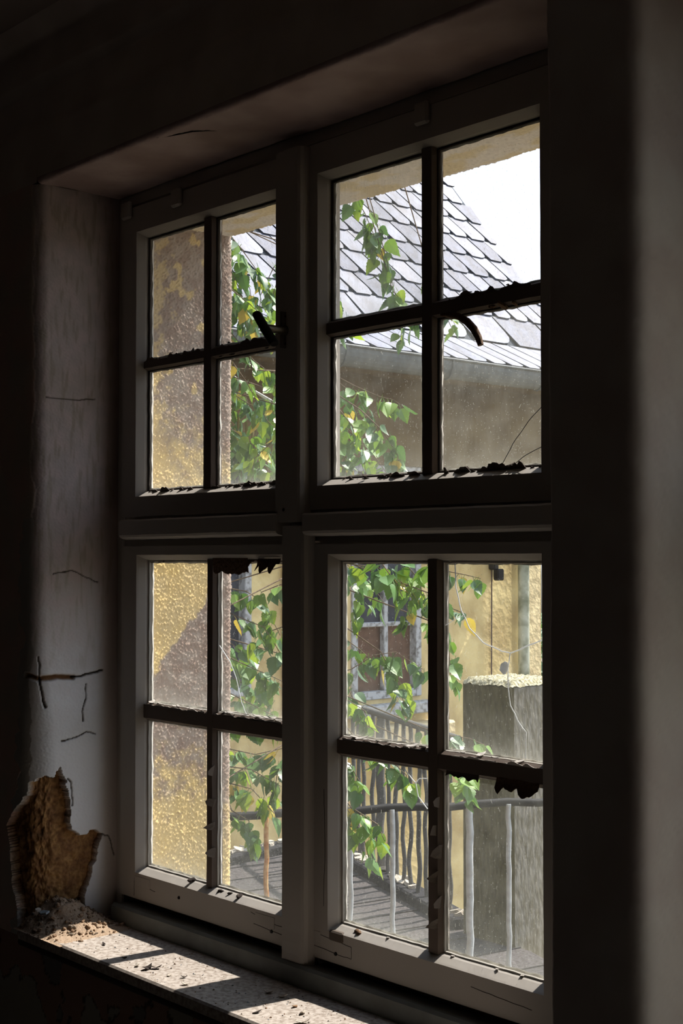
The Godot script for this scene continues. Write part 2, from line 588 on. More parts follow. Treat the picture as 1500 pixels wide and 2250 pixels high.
func stucco(wall: Node3D) -> void:
	var x := -0.03
	var zo := -0.27
	# left reveal, from the frame out to the corner and round it
	for side in 2:
		var path := arc_path(Vector3(x, 0, -0.014), Vector3(x, 0, zo), Vector3(x - 0.14, 0, zo), 0.02) if side == 0 else arc_path(Vector3(0, 0.815, -0.014), Vector3(0, 0.815, zo), Vector3(0, 0.955, zo), 0.018)
		var step := 0.0025 if side == 0 else 0.0035
		var pts := PackedVector3Array()
		for k in path.size() - 1:
			var nn := maxi(1, int(path[k].distance_to(path[k + 1]) / step))
			for t in nn:
				pts.append(path[k].lerp(path[k + 1], float(t) / nn))
		pts.append(path[path.size() - 1])
		var nu := pts.size() - 1
		var length := 1.64 if side == 0 else 1.34
		var nv := int(length / step)
		var dir := Vector3.UP if side == 0 else Vector3.RIGHT
		var off := Vector3(0, -0.815, 0) if side == 0 else Vector3(-0.04, 0, 0)
		var pos := PackedVector3Array()
		var cols := PackedColorArray()
		for b in nv + 1:
			for a in nu + 1:
				var p := pts[a] + off + dir * (length * b / nv)
				var tg := (pts[mini(a + 1, nu)] - pts[maxi(a - 1, 0)]).normalized()
				var nn := tg.cross(dir).normalized()
				if side == 0:
					nn = nn if nn.x > 0.0 or nn.z < -0.5 else -nn
				else:
					nn = nn if nn.y < 0.0 or nn.z < -0.5 else -nn
				var l := grains.get_noise_3dv(p)
				var d := 0.0038 * maxf(0.0, l - 0.02) + 0.0012 * fine.get_noise_3dv(p * 0.8) + 0.003 * wob.get_noise_3dv(p)
				pos.append(p + nn * d)
				var c: Color
				if side == 0:
					c = stucco_color(p.z, p.y, p)
				else:
					var t := smoothstep(-0.15, 0.25, patch.get_noise_2d(p.x * 0.7, p.z * 1.4))
					c = rgb(228, 220, 212).lerp(rgb(222, 206, 174), t)
				cols.append(c.srgb_to_linear())
		var g := Geo.new()
		g.grid(nu, nv, pos, cols)
		if side == 0:
			tag(obj("stucco_reveal", g.mesh(), M.stucco, wall), "rough yellow stucco outside, worn to brown grey")
		else:
			tag(obj("stucco_soffit", g.mesh(), M.stucco, wall), "brownish rough stucco above the window outside")


func make_room() -> void:
	var wall := thing("wall_front", "thick plastered wall pierced by the casement window, crumbling at its lower left", "", Vector3.ZERO, "", "structure")
	var g := Geo.new()
	slab(g, Vector3(-3.2, -1.8, -0.035), Vector3(5.2, 1.45, 0.185), 2, [Rect2(-0.175, -0.86, 1.615, 1.76), Rect2(1.57, -0.86, 1.78, 1.76)])
	slab(g, Vector3(-3.2, -4.5, -0.255), Vector3(5.2, 3.2, -0.035), 2, [Rect2(-0.05, -0.83, 1.35, 1.66), Rect2(1.70, -0.83, 1.52, 1.66)])
	obj("masonry", g.mesh(), M.masonry, wall)
	left_plaster(wall)
	var pc := rgb(178, 158, 154)
	var pa := rgb(160, 138, 134)
	var up := [Vector3(0, 0.99, WALL_Z), Vector3(0, 1.0, WALL_Z + 0.004), Vector3(0, 1.012, WALL_Z - 0.004), Vector3(0, 1.10, WALL_Z - 0.004), Vector3(0, 1.112, WALL_Z + 0.01), Vector3(0, 1.20, WALL_Z + 0.012), Vector3(0, 1.237, WALL_Z + 0.05)]
	for e in [[-0.1, 1.424], [1.584, 3.35]]:
		var path := PackedVector3Array()
		for p in arc_path(Vector3(0, 0.876, 0.026), Vector3(0, 0.876, WALL_Z), Vector3(0, 0.8885, WALL_Z), 0.012):
			path.append(p + Vector3(e[0], 0, 0))
		skin("lintel_plaster", wall, path, Vector3.RIGHT, e[1] - e[0], 0.008, pc, pa, true, M.plaster)
	for e in [[-3.2, -0.1, 0.876], [-0.1, 1.424, 0.8885], [1.424, 1.584, 0.876], [1.584, 3.35, 0.8885], [3.35, 5.2, 0.876]]:
		var path := PackedVector3Array([Vector3(e[0], e[2], WALL_Z)])
		for p: Vector3 in up:
			path.append(p + Vector3(e[0], 0, 0))
		skin("upper_plaster", wall, path, Vector3.RIGHT, e[1] - e[0], 0.010, rgb(212, 198, 188), rgb(200, 186, 176), true, M.old_paint)
	# the pier between this window and the next
	var pier := arc_path(Vector3(1.424, -1.65, 0.026), Vector3(1.424, -1.65, WALL_Z), Vector3(1.51, -1.65, WALL_Z), 0.006)
	var rest := arc_path(Vector3(1.51, -1.65, WALL_Z), Vector3(1.584, -1.65, WALL_Z), Vector3(1.584, -1.65, 0.026), 0.035)
	skin("pier_plaster", wall, pier, Vector3.UP, 2.526, 0.007, rgb(204, 196, 189), rgb(194, 182, 176), false, M.plaster)
	skin("next_reveal", wall, rest, Vector3.UP, 2.526, 0.007, rgb(204, 196, 189), rgb(194, 182, 176), false, M.plaster)
	skin("jamb_plaster", wall, arc_path(Vector3(3.33, -1.65, 0.026), Vector3(3.33, -1.65, WALL_Z), Vector3(5.2, -1.65, WALL_Z), 0.03), Vector3.UP, 2.526, 0.05, pc, pa, false, M.plaster)
	g = Geo.new()
	g.tube([Vector3(0.375, 0.875, 0.238), Vector3(0.393, 0.876, 0.226), Vector3(0.425, 0.876, 0.219), Vector3(0.46, 0.876, 0.208), Vector3(0.485, 0.876, 0.185), Vector3(0.497, 0.876, 0.168)], [0.0003, 0.0012, 0.0028, 0.0026, 0.0014, 0.0003], 6)
	tag(obj("plaster_crack", g.mesh(), M.chip_dark, wall), "dark crack in the plaster of the lintel soffit")
	g = Geo.new()
	g.box(Vector3(-3.2, -1.65, 0.2), Vector3(-0.45, 0.876, 0.244))
	obj("wall_face", g.mesh(), M.dark_wall, wall)
	lower_wall(wall)
	g = Geo.new()
	g.box(Vector3(1.57, -1.65, 0.2), Vector3(3.36, -0.86, 0.244))
	obj("parapet", g.mesh(), M.dark_wall, wall)
	stucco(wall)
	g = Geo.new()
	g.box(Vector3(1.28, -0.83, -0.27), Vector3(1.36, 0.84, -0.03), 0.01)
	obj("stucco_jamb", g.mesh(), M.facade, wall)
	g = Geo.new()
	g.box(Vector3(-0.06, -0.86, -0.32), Vector3(1.32, -0.80, -0.02), 0.006, Transform3D(Basis(Vector3.RIGHT, deg_to_rad(-6.0)), Vector3(0, 0.0, 0)))
	obj("outer_sill", g.mesh(), M.zinc, wall)
	# the rest of the room, closed
	g = Geo.new()
	g.box(Vector3(-3.3, -1.8, 0.0), Vector3(5.3, -1.65, 6.2))
	tag(obj("floor", g.mesh(), M.floor), "dark bare floor of the abandoned room, below the picture", "", "", "structure")
	g = Geo.new()
	g.box(Vector3(-3.3, 1.237, 0.0), Vector3(5.3, 1.45, 6.2))
	tag(obj("ceiling", g.mesh(), M.ceiling), "dim brown ceiling at the very top left", "", "", "structure")
	g = Geo.new()
	g.box(Vector3(-3.4, -1.8, 0.0), Vector3(-3.2, 1.45, 6.2))
	tag(obj("wall_left", g.mesh(), M.dark_wall), "dark side wall of the room, left of the view", "", "", "structure")
	g = Geo.new()
	g.box(Vector3(5.1, -1.8, 0.0), Vector3(5.3, 1.45, 6.2))
	tag(obj("wall_right", g.mesh(), M.dark_wall), "dark side wall of the room, right of the view", "", "", "structure")
	g = Geo.new()
	g.box(Vector3(-3.4, -1.8, 6.1), Vector3(5.3, 1.45, 6.3))
	tag(obj("wall_back", g.mesh(), M.dark_wall), "dark wall of the room behind the viewer", "", "", "structure")


func lower_wall(wall: Node3D) -> void:
	var nu := 400
	var nv := 160
	var pos := PackedVector3Array()
	var cols := PackedColorArray()
	for b in nv + 1:
		for a in nu + 1:
			var p := Vector3(lerpf(-0.6, 1.43, float(a) / nu), lerpf(-1.65, -0.855, float(b) / nv), WALL_Z)
			var t := patch.get_noise_2d(p.x * 0.25, p.y * 0.25) + 0.15 * patch.get_noise_2d(p.x * 2.0, p.y * 2.0)
			var c := rgb(150, 122, 108)
			var d := 0.0035 * wob.get_noise_3dv(p * 0.7) + 0.0008 * fine.get_noise_3dv(p)
			if t < -0.12:
				c = rgb(152, 148, 136)
				d -= 0.0016
			elif t > 0.3:
				c = rgb(124, 118, 114)
				d -= 0.0024
			if absf(t + 0.12) < 0.02 or absf(t - 0.3) < 0.015:
				c = c.darkened(0.4)
			pos.append(p + Vector3(0, 0, d))
			cols.append(c.srgb_to_linear())
	var g := Geo.new()
	g.grid(nu, nv, pos, cols)
	tag(obj("peeling_paint", g.mesh(), M.old_paint, wall), "wall below the sill with peeling brown and grey paint")


# ---------------------------------------------------------------- the window
func jit(p: Vector3, amount: float) -> Vector3:
	return p + Vector3(fine.get_noise_3dv(p * 0.25), fine.get_noise_3dv(p * 0.25 + Vector3(9, 0, 0)), fine.get_noise_3dv(p * 0.25 + Vector3(0, 9, 0))) * amount


# a mitred frame round a rectangle; profile points are (outward offset, z, 1 for an outer point that takes the side's own width)
func ring(g: Geo, r: Array, prof: Array, outs: Array, seg: int, rough: float) -> void:
	var corner := func(k: int, side: int) -> Vector3:
		var p: Vector3 = prof[k]
		var o := []
		for s in 4:
			o.append(outs[s] if p.z > 0.5 else p.x)
		var pts := [Vector3(r[0] - o[0], r[1] - o[1], p.y), Vector3(r[0] - o[0], r[3] + o[3], p.y), Vector3(r[2] + o[2], r[3] + o[3], p.y), Vector3(r[2] + o[2], r[1] - o[1], p.y)]
		return pts[side % 4]
	for side in 4:
		for t in seg:
			var mid := Vector3.ZERO
			for k in prof.size():
				mid += corner.call(k, side).lerp(corner.call(k, side + 1), (t + 0.5) / seg)
			mid /= prof.size()
			for k in prof.size():
				var k2 := (k + 1) % prof.size()
				var a := jit(corner.call(k, side).lerp(corner.call(k, side + 1), float(t) / seg), rough)
				var b := jit(corner.call(k, side).lerp(corner.call(k, side + 1), float(t + 1) / seg), rough)
				var d := jit(corner.call(k2, side).lerp(corner.call(k2, side + 1), float(t + 1) / seg), rough)
				var e := jit(corner.call(k2, side).lerp(corner.call(k2, side + 1), float(t) / seg), rough)
				g.oquad(a, b, d, e, (a + d) * 0.5 - mid)


# a straight bar from a to b; profile in (across, z)
func bar(g: Geo, a: Vector3, b: Vector3, prof: Array, seg: int, rough: float) -> void:
	var d := (b - a).normalized()
	var across := Vector3(d.y, -d.x, 0)
	var at := func(k: int, t: float) -> Vector3:
		return jit(a.lerp(b, t) + across * prof[k].x + Vector3(0, 0, prof[k].y), rough)
	for t in seg:
		var mid := Vector3.ZERO
		for k in prof.size():
			mid += at.call(k, (t + 0.5) / seg)
		mid /= prof.size()
		for k in prof.size():
			var k2 := (k + 1) % prof.size()
			var p: Vector3 = at.call(k, float(t) / seg)
			var q: Vector3 = at.call(k2, float(t + 1) / seg)
			g.oquad(p, at.call(k, float(t + 1) / seg), q, at.call(k2, float(t) / seg), (p + q) * 0.5 - mid)
	for e in [0.0, 1.0]:
		var out := -d if e == 0.0 else d
		for k in range(1, prof.size() - 1):
			g.otri(at.call(0, e), at.call(k, e), at.call(k + 1, e), out)


# a curled scrap of paint, putty or plaster of a given size
func flake(size: float, curl: float, thick: float) -> ArrayMesh:
	var g := Geo.new()
	var top := []
	var low := []
	var k := 8
	for a in k:
		var r := size * rng.randf_range(0.55, 1.0)
		var p := Vector3(cos(TAU * a / k) * r, 0, sin(TAU * a / k) * r * 0.55)
		p.y = curl * p.x * p.x / size + curl * 0.4 * p.z
		top.append(p + Vector3(0, thick, 0))
		low.append(p)
	for a in k:
		var b := (a + 1) % k
		g.otri(Vector3(0, thick, 0), top[a], top[b], Vector3.UP)
		g.otri(Vector3.ZERO, low[a], low[b], Vector3.DOWN)
		g.oquad(low[a], low[b], top[b], top[a], Vector3(top[a].x, 0, top[a].z))
	return g.mesh()


func scrap(called: String, at: Vector3, size: float, parent: Node, material: Material, tilt := 0.5, curl := 0.5, thick := 0.0012) -> MeshInstance3D:
	var b := Basis.from_euler(Vector3(rng.randf_range(-tilt, tilt), rng.randf_range(0, TAU), rng.randf_range(-tilt, tilt)))
	return obj(called, flake(size, curl * rng.randf_range(0.2, 1.0), thick), material, parent, Transform3D(b, at))


func ragged(pts: Array, amount: float) -> Array:
	var out := []
	for k in pts.size() - 1:
		for t in 4:
			out.append(pts[k].lerp(pts[k + 1], t / 4.0) + Vector3(rng.randf_range(-1, 1), rng.randf_range(-1, 1), 0) * amount * (0.0 if t == 0 else 1.0))
	out.append(pts[-1])
	return out


# a sheet of loose paint or lining with a torn free edge, hanging (side -1) or standing up (side 1) from a line
func torn(parent: Node, called: String, x0: float, x1: float, y: float, z: float, shallow: float, deep: float, side: float, curl: float, material: Material) -> void:
	var g := Geo.new()
	var n := maxi(6, int((x1 - x0) / 0.005))
	var f := []
	var b := []
	var off := rng.randf() * 50.0
	for k in n + 1:
		var x := lerpf(x0, x1, float(k) / n)
		var t := clampf(0.45 + 1.1 * patch.get_noise_2d(x * 3.2 + off, off) + rng.randf_range(-0.07, 0.07), 0.0, 1.0)
		var d := lerpf(shallow, deep, t)
		f.append([Vector3(x, y, z), Vector3(x, y + side * d * 0.55, z + curl * 0.35 * d), Vector3(x + rng.randf_range(-0.001, 0.001), y + side * d, z + curl * d)])
		b.append([Vector3(x, y, z - 0.0014), Vector3(x, y + side * d * 0.55, z - 0.0014 + curl * 0.35 * d), Vector3(x, y + side * d, z - 0.0014 + curl * d)])
	for k in n:
		for s in 2:
			g.oquad(f[k][s], f[k + 1][s], f[k + 1][s + 1], f[k][s + 1], Vector3(0, 0, 1))
			g.oquad(b[k][s], b[k + 1][s], b[k + 1][s + 1], b[k][s + 1], Vector3(0, 0, -1))
		g.oquad(f[k][2], f[k + 1][2], b[k + 1][2], b[k][2], Vector3(0, side, 0))
	for k in [0, n]:
		for s in 2:
			g.oquad(f[k][s], f[k][s + 1], b[k][s + 1], b[k][s], Vector3(-1 if k == 0 else 1, 0, 0))
	obj(called, g.mesh(), material, parent)


# a casement of four panes. r: glass edges; m: vertical bar's edges; h: crossbar's edges
func make_sash(window: Node3D, label: String, r: Array, outs: Array, m: Array, h: Array, films: Array) -> MeshInstance3D:
	var g := Geo.new()
	ring(g, r, [Vector3(0.001, 0.002, 0), Vector3(0.004, 0.012, 0), Vector3(0.012, 0.026, 0), Vector3(0.0145, 0.030, 0), Vector3(0, 0.030, 1), Vector3(0, -0.011, 1), Vector3(0.002, -0.011, 0), Vector3(0.001, -0.004, 0)], outs, 26, 0.0005)
	var sash := obj("sash", g.mesh(), M.wood, window)
	tag(sash, label)
	var hw: float = (m[1] - m[0]) / 2.0
	var prof := [Vector2(hw, -0.011), Vector2(hw, 0.006), Vector2(hw - 0.005, 0.015), Vector2(-hw + 0.005, 0.015), Vector2(-hw, 0.006), Vector2(-hw, -0.011)]
	g = Geo.new()
	bar(g, Vector3((m[0] + m[1]) / 2.0, r[1] - 0.004, 0), Vector3((m[0] + m[1]) / 2.0, r[3] + 0.004, 0), prof, 40, 0.0008)
	obj("glazing_bar", g.mesh(), M.bar_wood, sash)
	var hh: float = (h[1] - h[0]) / 2.0
	prof = [Vector2(hh, -0.011), Vector2(hh, 0.006), Vector2(hh - 0.005, 0.014), Vector2(-hh + 0.005, 0.014), Vector2(-hh, 0.006), Vector2(-hh, -0.011)]
	for e in [[r[0] - 0.008, m[0] + 0.004], [m[1] - 0.004, r[2] + 0.008]]:
		g = Geo.new()
		bar(g, Vector3(e[0], (h[0] + h[1]) / 2.0, 0), Vector3(e[1], (h[0] + h[1]) / 2.0, 0), prof, 26, 0.0009)
		obj("crossbar", g.mesh(), M.bar_wood, sash)
	var n := 0
	for row in [[h[1], r[3]], [r[1], h[0]]]:
		for co in [[r[0], m[0]], [m[1], r[2]]]:
			g = Geo.new()
			g.box(Vector3(co[0] - 0.001, row[0] - 0.001, -0.0015), Vector3(co[1] + 0.001, row[1] + 0.001, 0.0015))
			var pane := obj("pane", g.mesh(), M.glass, sash)
			pane.set_meta("label", "dusty pane of thin old glass")
			g = Geo.new()
			g.quad(Vector3(co[0], row[0], -0.0022), Vector3(co[1], row[0], -0.0022), Vector3(co[1], row[1], -0.0022), Vector3(co[0], row[1], -0.0022))
			obj("dust_dimming_film", g.mesh(), M[films[n]], sash)
			# putty bead on the weather side
			g = Geo.new()
			ring(g, [co[0] + 0.005, row[0] + 0.005, co[1] - 0.005, row[1] - 0.005], [Vector3(0.0, -0.0032, 0), Vector3(0.006, -0.0100, 0), Vector3(0.006, -0.0032, 0)], [0, 0, 0, 0], 24, 0.0025)
			obj("putty", g.mesh(), M.putty, sash)
			# rebate shadow painted as a dark ring in the upper leaves; pale putty below
			g = Geo.new()
			ring(g, [co[0] + 0.0035, row[0] + 0.002, co[1] - 0.002, row[1] - 0.003], [Vector3(0.0, 0.0016, 0), Vector3(0.001, 0.0045, 0), Vector3(0.004, 0.0045, 0), Vector3(0.004, 0.0016, 0)], [0, 0, 0, 0], 16, 0.0012)
			obj("rebate_edge", g.mesh(), M.putty if r[1] < 0.0 else M.chip_dark, sash)
			n += 1
	return sash


func shed(sash: Node3D, x0: float, x1: float, y: float, z: float, count: int, size: float, tilt := 0.5) -> void:
	for k in count:
		var x := lerpf(x0, x1, (k + rng.randf()) / count)
		var s := size * rng.randf_range(0.35, 1.0)
		scrap("paint_flake", Vector3(x, y + rng.randf_range(-0.001, 0.003), z + rng.randf_range(-0.006, 0.004)), s, sash, M.flake if tilt > 0.3 else M.wood, tilt, 0.7 * tilt + 0.1)


func make_window() -> void:
	var w := thing("window_1", "old four-leaf casement window with sixteen dusty panes and flaking pale paint", "window", Vector3.ZERO, "", "structure")
	var g := Geo.new()
	# fixed frame: jambs, head, sill member
	ring(g, [-0.072, -0.832, 1.30, 0.846], [Vector3(0, -0.034, 0), Vector3(0, 0.018, 0), Vector3(0.004, 0.022, 0), Vector3(0, 0.022, 1), Vector3(0, -0.034, 1)], [0.032, 0.028, 0.14, 0.032], 24, 0.001)
	obj("frame", g.mesh(), M.wood, w)
	g = Geo.new()
	g.box(Vector3(-0.08, -0.845, -0.034), Vector3(1.32, -0.782, 0.004), 0.002)
	tag(obj("frame_foot", g.mesh(), M.foot_brown, w), "dark brown foot of the frame, set back under the leaves")
	# transom: a core and a thick moulded rail in two lengths
	g = Geo.new()
	g.box(Vector3(-0.08, 0.015, -0.034), Vector3(1.32, 0.15, 0.020))
	obj("transom_core", g.mesh(), M.wood, w)
	g = Geo.new()
	g.box(Vector3(0.545, -0.80, -0.034), Vector3(0.640, 0.85, 0.020))
	obj("mullion_core", g.mesh(), M.wood, w)
	var tp := [Vector2(-0.022, 0.018), Vector2(-0.022, 0.054), Vector2(-0.018, 0.060), Vector2(0.014, 0.060), Vector2(0.019, 0.057), Vector2(0.022, 0.050), Vector2(0.024, 0.040), Vector2(0.024, 0.018)]
	for e in [[-0.038, 0.548], [0.632, 1.33]]:
		g = Geo.new()
		bar(g, Vector3(e[0], 0.0745, 0), Vector3(e[1], 0.0765, 0), tp, 30, 0.0012)
		obj("transom_rail", g.mesh(), M.wood, w)
	# cover strips over the meeting stiles
	var hw := 0.040
	var sp := [Vector2(-hw, 0.028), Vector2(-hw, 0.052), Vector2(-hw + 0.003, 0.055), Vector2(hw - 0.008, 0.055), Vector2(hw - 0.002, 0.052), Vector2(hw + 0.002, 0.045), Vector2(hw + 0.003, 0.028)]
	g = Geo.new()
	bar(g, Vector3(0.578, 0.079, 0), Vector3(0.578, 0.842, 0), sp, 40, 0.0010)
	obj("cover_strip", g.mesh(), M.wood, w)
	hw = 0.0355
	sp = [Vector2(-hw, 0.028), Vector2(-hw, 0.052), Vector2(-hw + 0.003, 0.055), Vector2(hw - 0.010, 0.055), Vector2(hw - 0.003, 0.052), Vector2(hw + 0.001, 0.044), Vector2(hw + 0.003, 0.028)]
	g = Geo.new()
	bar(g, Vector3(0.5965, -0.805, 0), Vector3(0.5965, 0.072, 0), sp, 40, 0.0012)
	obj("cover_strip", g.mesh(), M.wood, w)
	# leaves
	var ul := make_sash(w, "upper left casement leaf", [0.0, 0.166, 0.50, 0.765], [0.072, 0.062, 0.066, 0.076], [0.231, 0.269], [0.450, 0.476], ["dust_heavy", "dust_mid", "dust_mid", "dust_light"])
	var ur := make_sash(w, "upper right casement leaf with a curl of loose putty", [0.658, 0.166, 1.212, 0.769], [0.072, 0.062, 0.076, 0.076], [0.921, 0.957], [0.452, 0.484], ["dust_bright", "dust_mid", "dust_mid", "dust_heavy"])
	var ll := make_sash(w, "lower left casement leaf, its crossbar paint lifting", [0.006, -0.711, 0.52, 0.0], [0.078, 0.074, 0.06, 0.035], [0.248, 0.277], [-0.371, -0.332], ["dust_light", "dust_light", "dust_light", "dust_mid"])
	var lr := make_sash(w, "lower right casement leaf with cracked panes", [0.69, -0.711, 1.212, 0.0], [0.072, 0.074, 0.076, 0.035], [0.935, 0.969], [-0.383, -0.346], ["dust_light", "dust_light", "dust_light", "dust_mid"])
	# flaking paint
	shed(ul, 0.01, 0.23, 0.478, 0.010, 2, 0.013)
	shed(ul, 0.28, 0.5, 0.478, 0.010, 2, 0.013)
	shed(ul, 0.02, 0.5, 0.162, 0.012, 7, 0.014)
	shed(ur, 0.70, 0.92, 0.164, 0.012, 4, 0.014)
	shed(ur, 0.97, 1.19, 0.164, 0.012, 5, 0.02)
	shed(ur, 1.0, 1.16, 0.486, 0.010, 2, 0.014)
	shed(ll, 0.01, 0.24, -0.331, 0.010, 8, 0.016, 0.22)
	shed(ll, 0.28, 0.5, -0.331, 0.010, 8, 0.018, 0.22)
	shed(lr, 0.7, 0.93, -0.345, 0.010, 8, 0.018, 0.22)
	shed(lr, 0.98, 1.2, -0.345, 0.010, 4, 0.018, 0.25)
	shed(lr, 0.75, 0.93, -0.7145, 0.006, 2, 0.012, 0.08)
	shed(lr, 0.98, 1.2, -0.7145, 0.006, 3, 0.012, 0.08)
	shed(ll, 0.3, 0.5, -0.7145, 0.006, 2, 0.010, 0.08)
	# scales hanging below crossbars and along the bars
	torn(lr, "hanging_paint", 0.985, 1.065, -0.378, 0.013, 0.006, 0.017, -1.0, 0.3, M.flake)
	torn(lr, "hanging_paint", 1.108, 1.205, -0.376, 0.014, 0.012, 0.030, -1.0, 0.35, M.bare_wood)
	torn(lr, "lifted_paint", 1.0, 1.11, -0.352, 0.015, 0.001, 0.006, 1.0, 0.8, M.wood)
	torn(lr, "lifted_paint", 1.13, 1.2, -0.352, 0.015, 0.001, 0.012, 1.0, 0.9, M.wood)
	torn(lr, "lifted_paint", 0.70, 0.92, -0.350, 0.013, 0.0, 0.005, 1.0, 0.5, M.wood)
	torn(ll, "lifted_paint", 0.0, 0.24, -0.336, 0.013, 0.0, 0.005, 1.0, 0.5, M.wood)
	torn(ll, "lifted_paint", 0.28, 0.51, -0.336, 0.013, 0.0, 0.007, 1.0, 0.5, M.wood)
	# hairline cracks and opened joints in the paint of the rails
	for e in [[ll, [Vector3(-0.012, -0.748, 0.030), Vector3(0.03, -0.752, 0.0302), Vector3(0.075, -0.756, 0.030)]], [ll, [Vector3(-0.01, -0.737, 0.030), Vector3(-0.012, -0.78, 0.030)]], [ll, [Vector3(0.43, -0.735, 0.030), Vector3(0.50, -0.745, 0.0302), Vector3(0.545, -0.747, 0.030)]], [ll, [Vector3(0.44, -0.757, 0.030), Vector3(0.545, -0.763, 0.0302)]], [lr, [Vector3(0.63, -0.736, 0.030), Vector3(0.69, -0.740, 0.0302), Vector3(0.745, -0.744, 0.030)]], [lr, [Vector3(0.63, -0.762, 0.030), Vector3(0.70, -0.766, 0.0302), Vector3(0.745, -0.767, 0.030), Vector3(0.745, -0.744, 0.030)]], [lr, [Vector3(1.06, -0.748, 0.030), Vector3(1.12, -0.752, 0.0302), Vector3(1.2, -0.756, 0.030)]], [lr, [Vector3(0.672, -0.1, 0.0285), Vector3(0.674, -0.2, 0.0285), Vector3(0.671, -0.33, 0.0285)]], [lr, [Vector3(0.665, -0.45, 0.0302), Vector3(0.668, -0.56, 0.0302), Vector3(0.664, -0.68, 0.0302)]]]:
		g = Geo.new()
		g.tube(ragged(e[1], 0.0008), [0.0006], 4)
		obj("hairline", g.mesh(), M.chip_dark, e[0])
	torn(ul, "lifted_paint", 0.0, 0.22, 0.470, 0.013, 0.0, 0.010, 1.0, 0.3, M.flake)
	torn(ul, "lifted_paint", 0.28, 0.50, 0.470, 0.013, 0.0, 0.012, 1.0, 0.3, M.flake)
	torn(ur, "lifted_paint", 0.99, 1.19, 0.478, 0.013, 0.0, 0.013, 1.0, 0.2, M.flake)
	torn(ul, "lifted_paint", 0.0, 0.21, 0.158, 0.012, 0.0, 0.014, 1.0, 0.3, M.flake)
	torn(ul, "lifted_paint", 0.24, 0.50, 0.158, 0.012, 0.001, 0.015, 1.0, 0.2, M.flake)
	torn(ur, "lifted_paint", 0.72, 0.92, 0.158, 0.012, 0.0, 0.014, 1.0, 0.3, M.flake)
	torn(ur, "lifted_paint", 0.98, 1.21, 0.158, 0.012, 0.001, 0.018, 1.0, 0.2, M.flake)
	torn(ul, "hanging_paint", 0.28, 0.50, 0.455, 0.010, 0.0, 0.006, -1.0, 0.3, M.flake)
	torn(ul, "hanging_paint", 0.08, 0.24, 0.767, 0.004, 0.0, 0.006, -1.0, 0.0, M.chip_dark)
	torn(ur, "hanging_paint", 0.66, 0.91, 0.771, 0.004, 0.0, 0.006, -1.0, 0.0, M.chip_dark)
	torn(ur, "hanging_paint", 0.96, 1.20, 0.771, 0.004, 0.0, 0.007, -1.0, 0.0, M.chip_dark)
	torn(lr, "hanging_paint", 0.70, 0.93, 0.002, 0.004, 0.0, 0.005, -1.0, 0.0, M.flake)
	torn(ll, "hanging_paint", 0.01, 0.24, 0.002, 0.004, 0.0, 0.006, -1.0, 0.0, M.flake)
	for e in [[lr, 0.966, -0.44], [lr, 0.962, -0.49], [lr, 0.968, -0.53], [lr, 0.964, -0.575], [lr, 0.968, -0.62], [lr, 0.964, -0.66], [ll, 0.274, -0.46], [ll, 0.276, -0.53], [ll, 0.275, -0.58], [ll, 0.276, -0.64]]:
		var o := scrap("paint_flake", Vector3(e[1], e[2], 0.012), 0.026, e[0], M.flake, 0.1, 0.5)
		o.rotation = Vector3(PI / 2 + rng.randf_range(-0.3, 0.3), rng.randf_range(-0.3, 0.3), PI / 2)
	# torn lining at the top of the lower left leaf
	torn(ll, "torn_lining", 0.276, 0.40, 0.008, 0.018, 0.030, 0.038, -1.0, -0.1, M.bare_wood)
	torn(ll, "torn_lining", 0.395, 0.46, 0.006, 0.012, 0.004, 0.022, -1.0, 0.3, M.bare_wood)
	torn(ll, "torn_lining", 0.44, 0.515, 0.006, 0.020, 0.012, 0.040, -1.0, 0.4, M.bare_wood)
	# cracks in the glass
	for e in [
		[lr, [Vector3(0.997, 0.0, 0.002), Vector3(0.999, -0.046, 0.002), Vector3(1.012, -0.087, 0.002), Vector3(1.033, -0.12, 0.002), Vector3(1.066, -0.144, 0.002), Vector3(1.109, -0.157, 0.002), Vector3(1.13, -0.16, 0.002), Vector3(1.205, -0.133, 0.002)], 0.0011],
		[lr, [Vector3(1.13, -0.16, 0.002), Vector3(1.125, -0.184, 0.002), Vector3(1.125, -0.22, 0.002), Vector3(1.13, -0.251, 0.002), Vector3(1.151, -0.281, 0.002), Vector3(1.166, -0.295, 0.002), Vector3(1.164, -0.34, 0.002)], 0.0010],
		[lr, [Vector3(1.021, -0.097, 0.002), Vector3(0.999, -0.103, 0.002), Vector3(0.972, -0.117, 0.002)], 0.0006],
		[ll, [Vector3(0.28, -0.185, 0.002), Vector3(0.32, -0.22, 0.002), Vector3(0.341, -0.253, 0.002), Vector3(0.361, -0.306, 0.002), Vector3(0.382, -0.334, 0.002)], 0.0010],
		[lr, [Vector3(0.855, -0.380, 0.002), Vector3(0.873, -0.399, 0.002), Vector3(0.894, -0.414, 0.002), Vector3(0.901, -0.438, 0.002), Vector3(0.925, -0.458, 0.002)], 0.0010],
		[lr, [Vector3(0.894, -0.414, 0.002), Vector3(0.905, -0.404, 0.002), Vector3(0.925, -0.402, 0.002)], 0.0008]]:
		g = Geo.new()
		g.tube(ragged(e[1], 0.0008), [e[2]], 5)
		obj("crack", g.mesh(), M.crack, e[0])
	for e in [[Vector3(1.108, 0.165, 0.002), Vector3(1.138, 0.207, 0.002), Vector3(1.175, 0.245, 0.002), Vector3(1.21, 0.272, 0.002)], [Vector3(1.132, 0.166, 0.002), Vector3(1.169, 0.186, 0.002), Vector3(1.21, 0.200, 0.002)]]:
		g = Geo.new()
		g.tube(ragged(e, 0.0006), [0.0007], 5)
		obj("crack", g.mesh(), M.iron, ur)
	g = Geo.new()
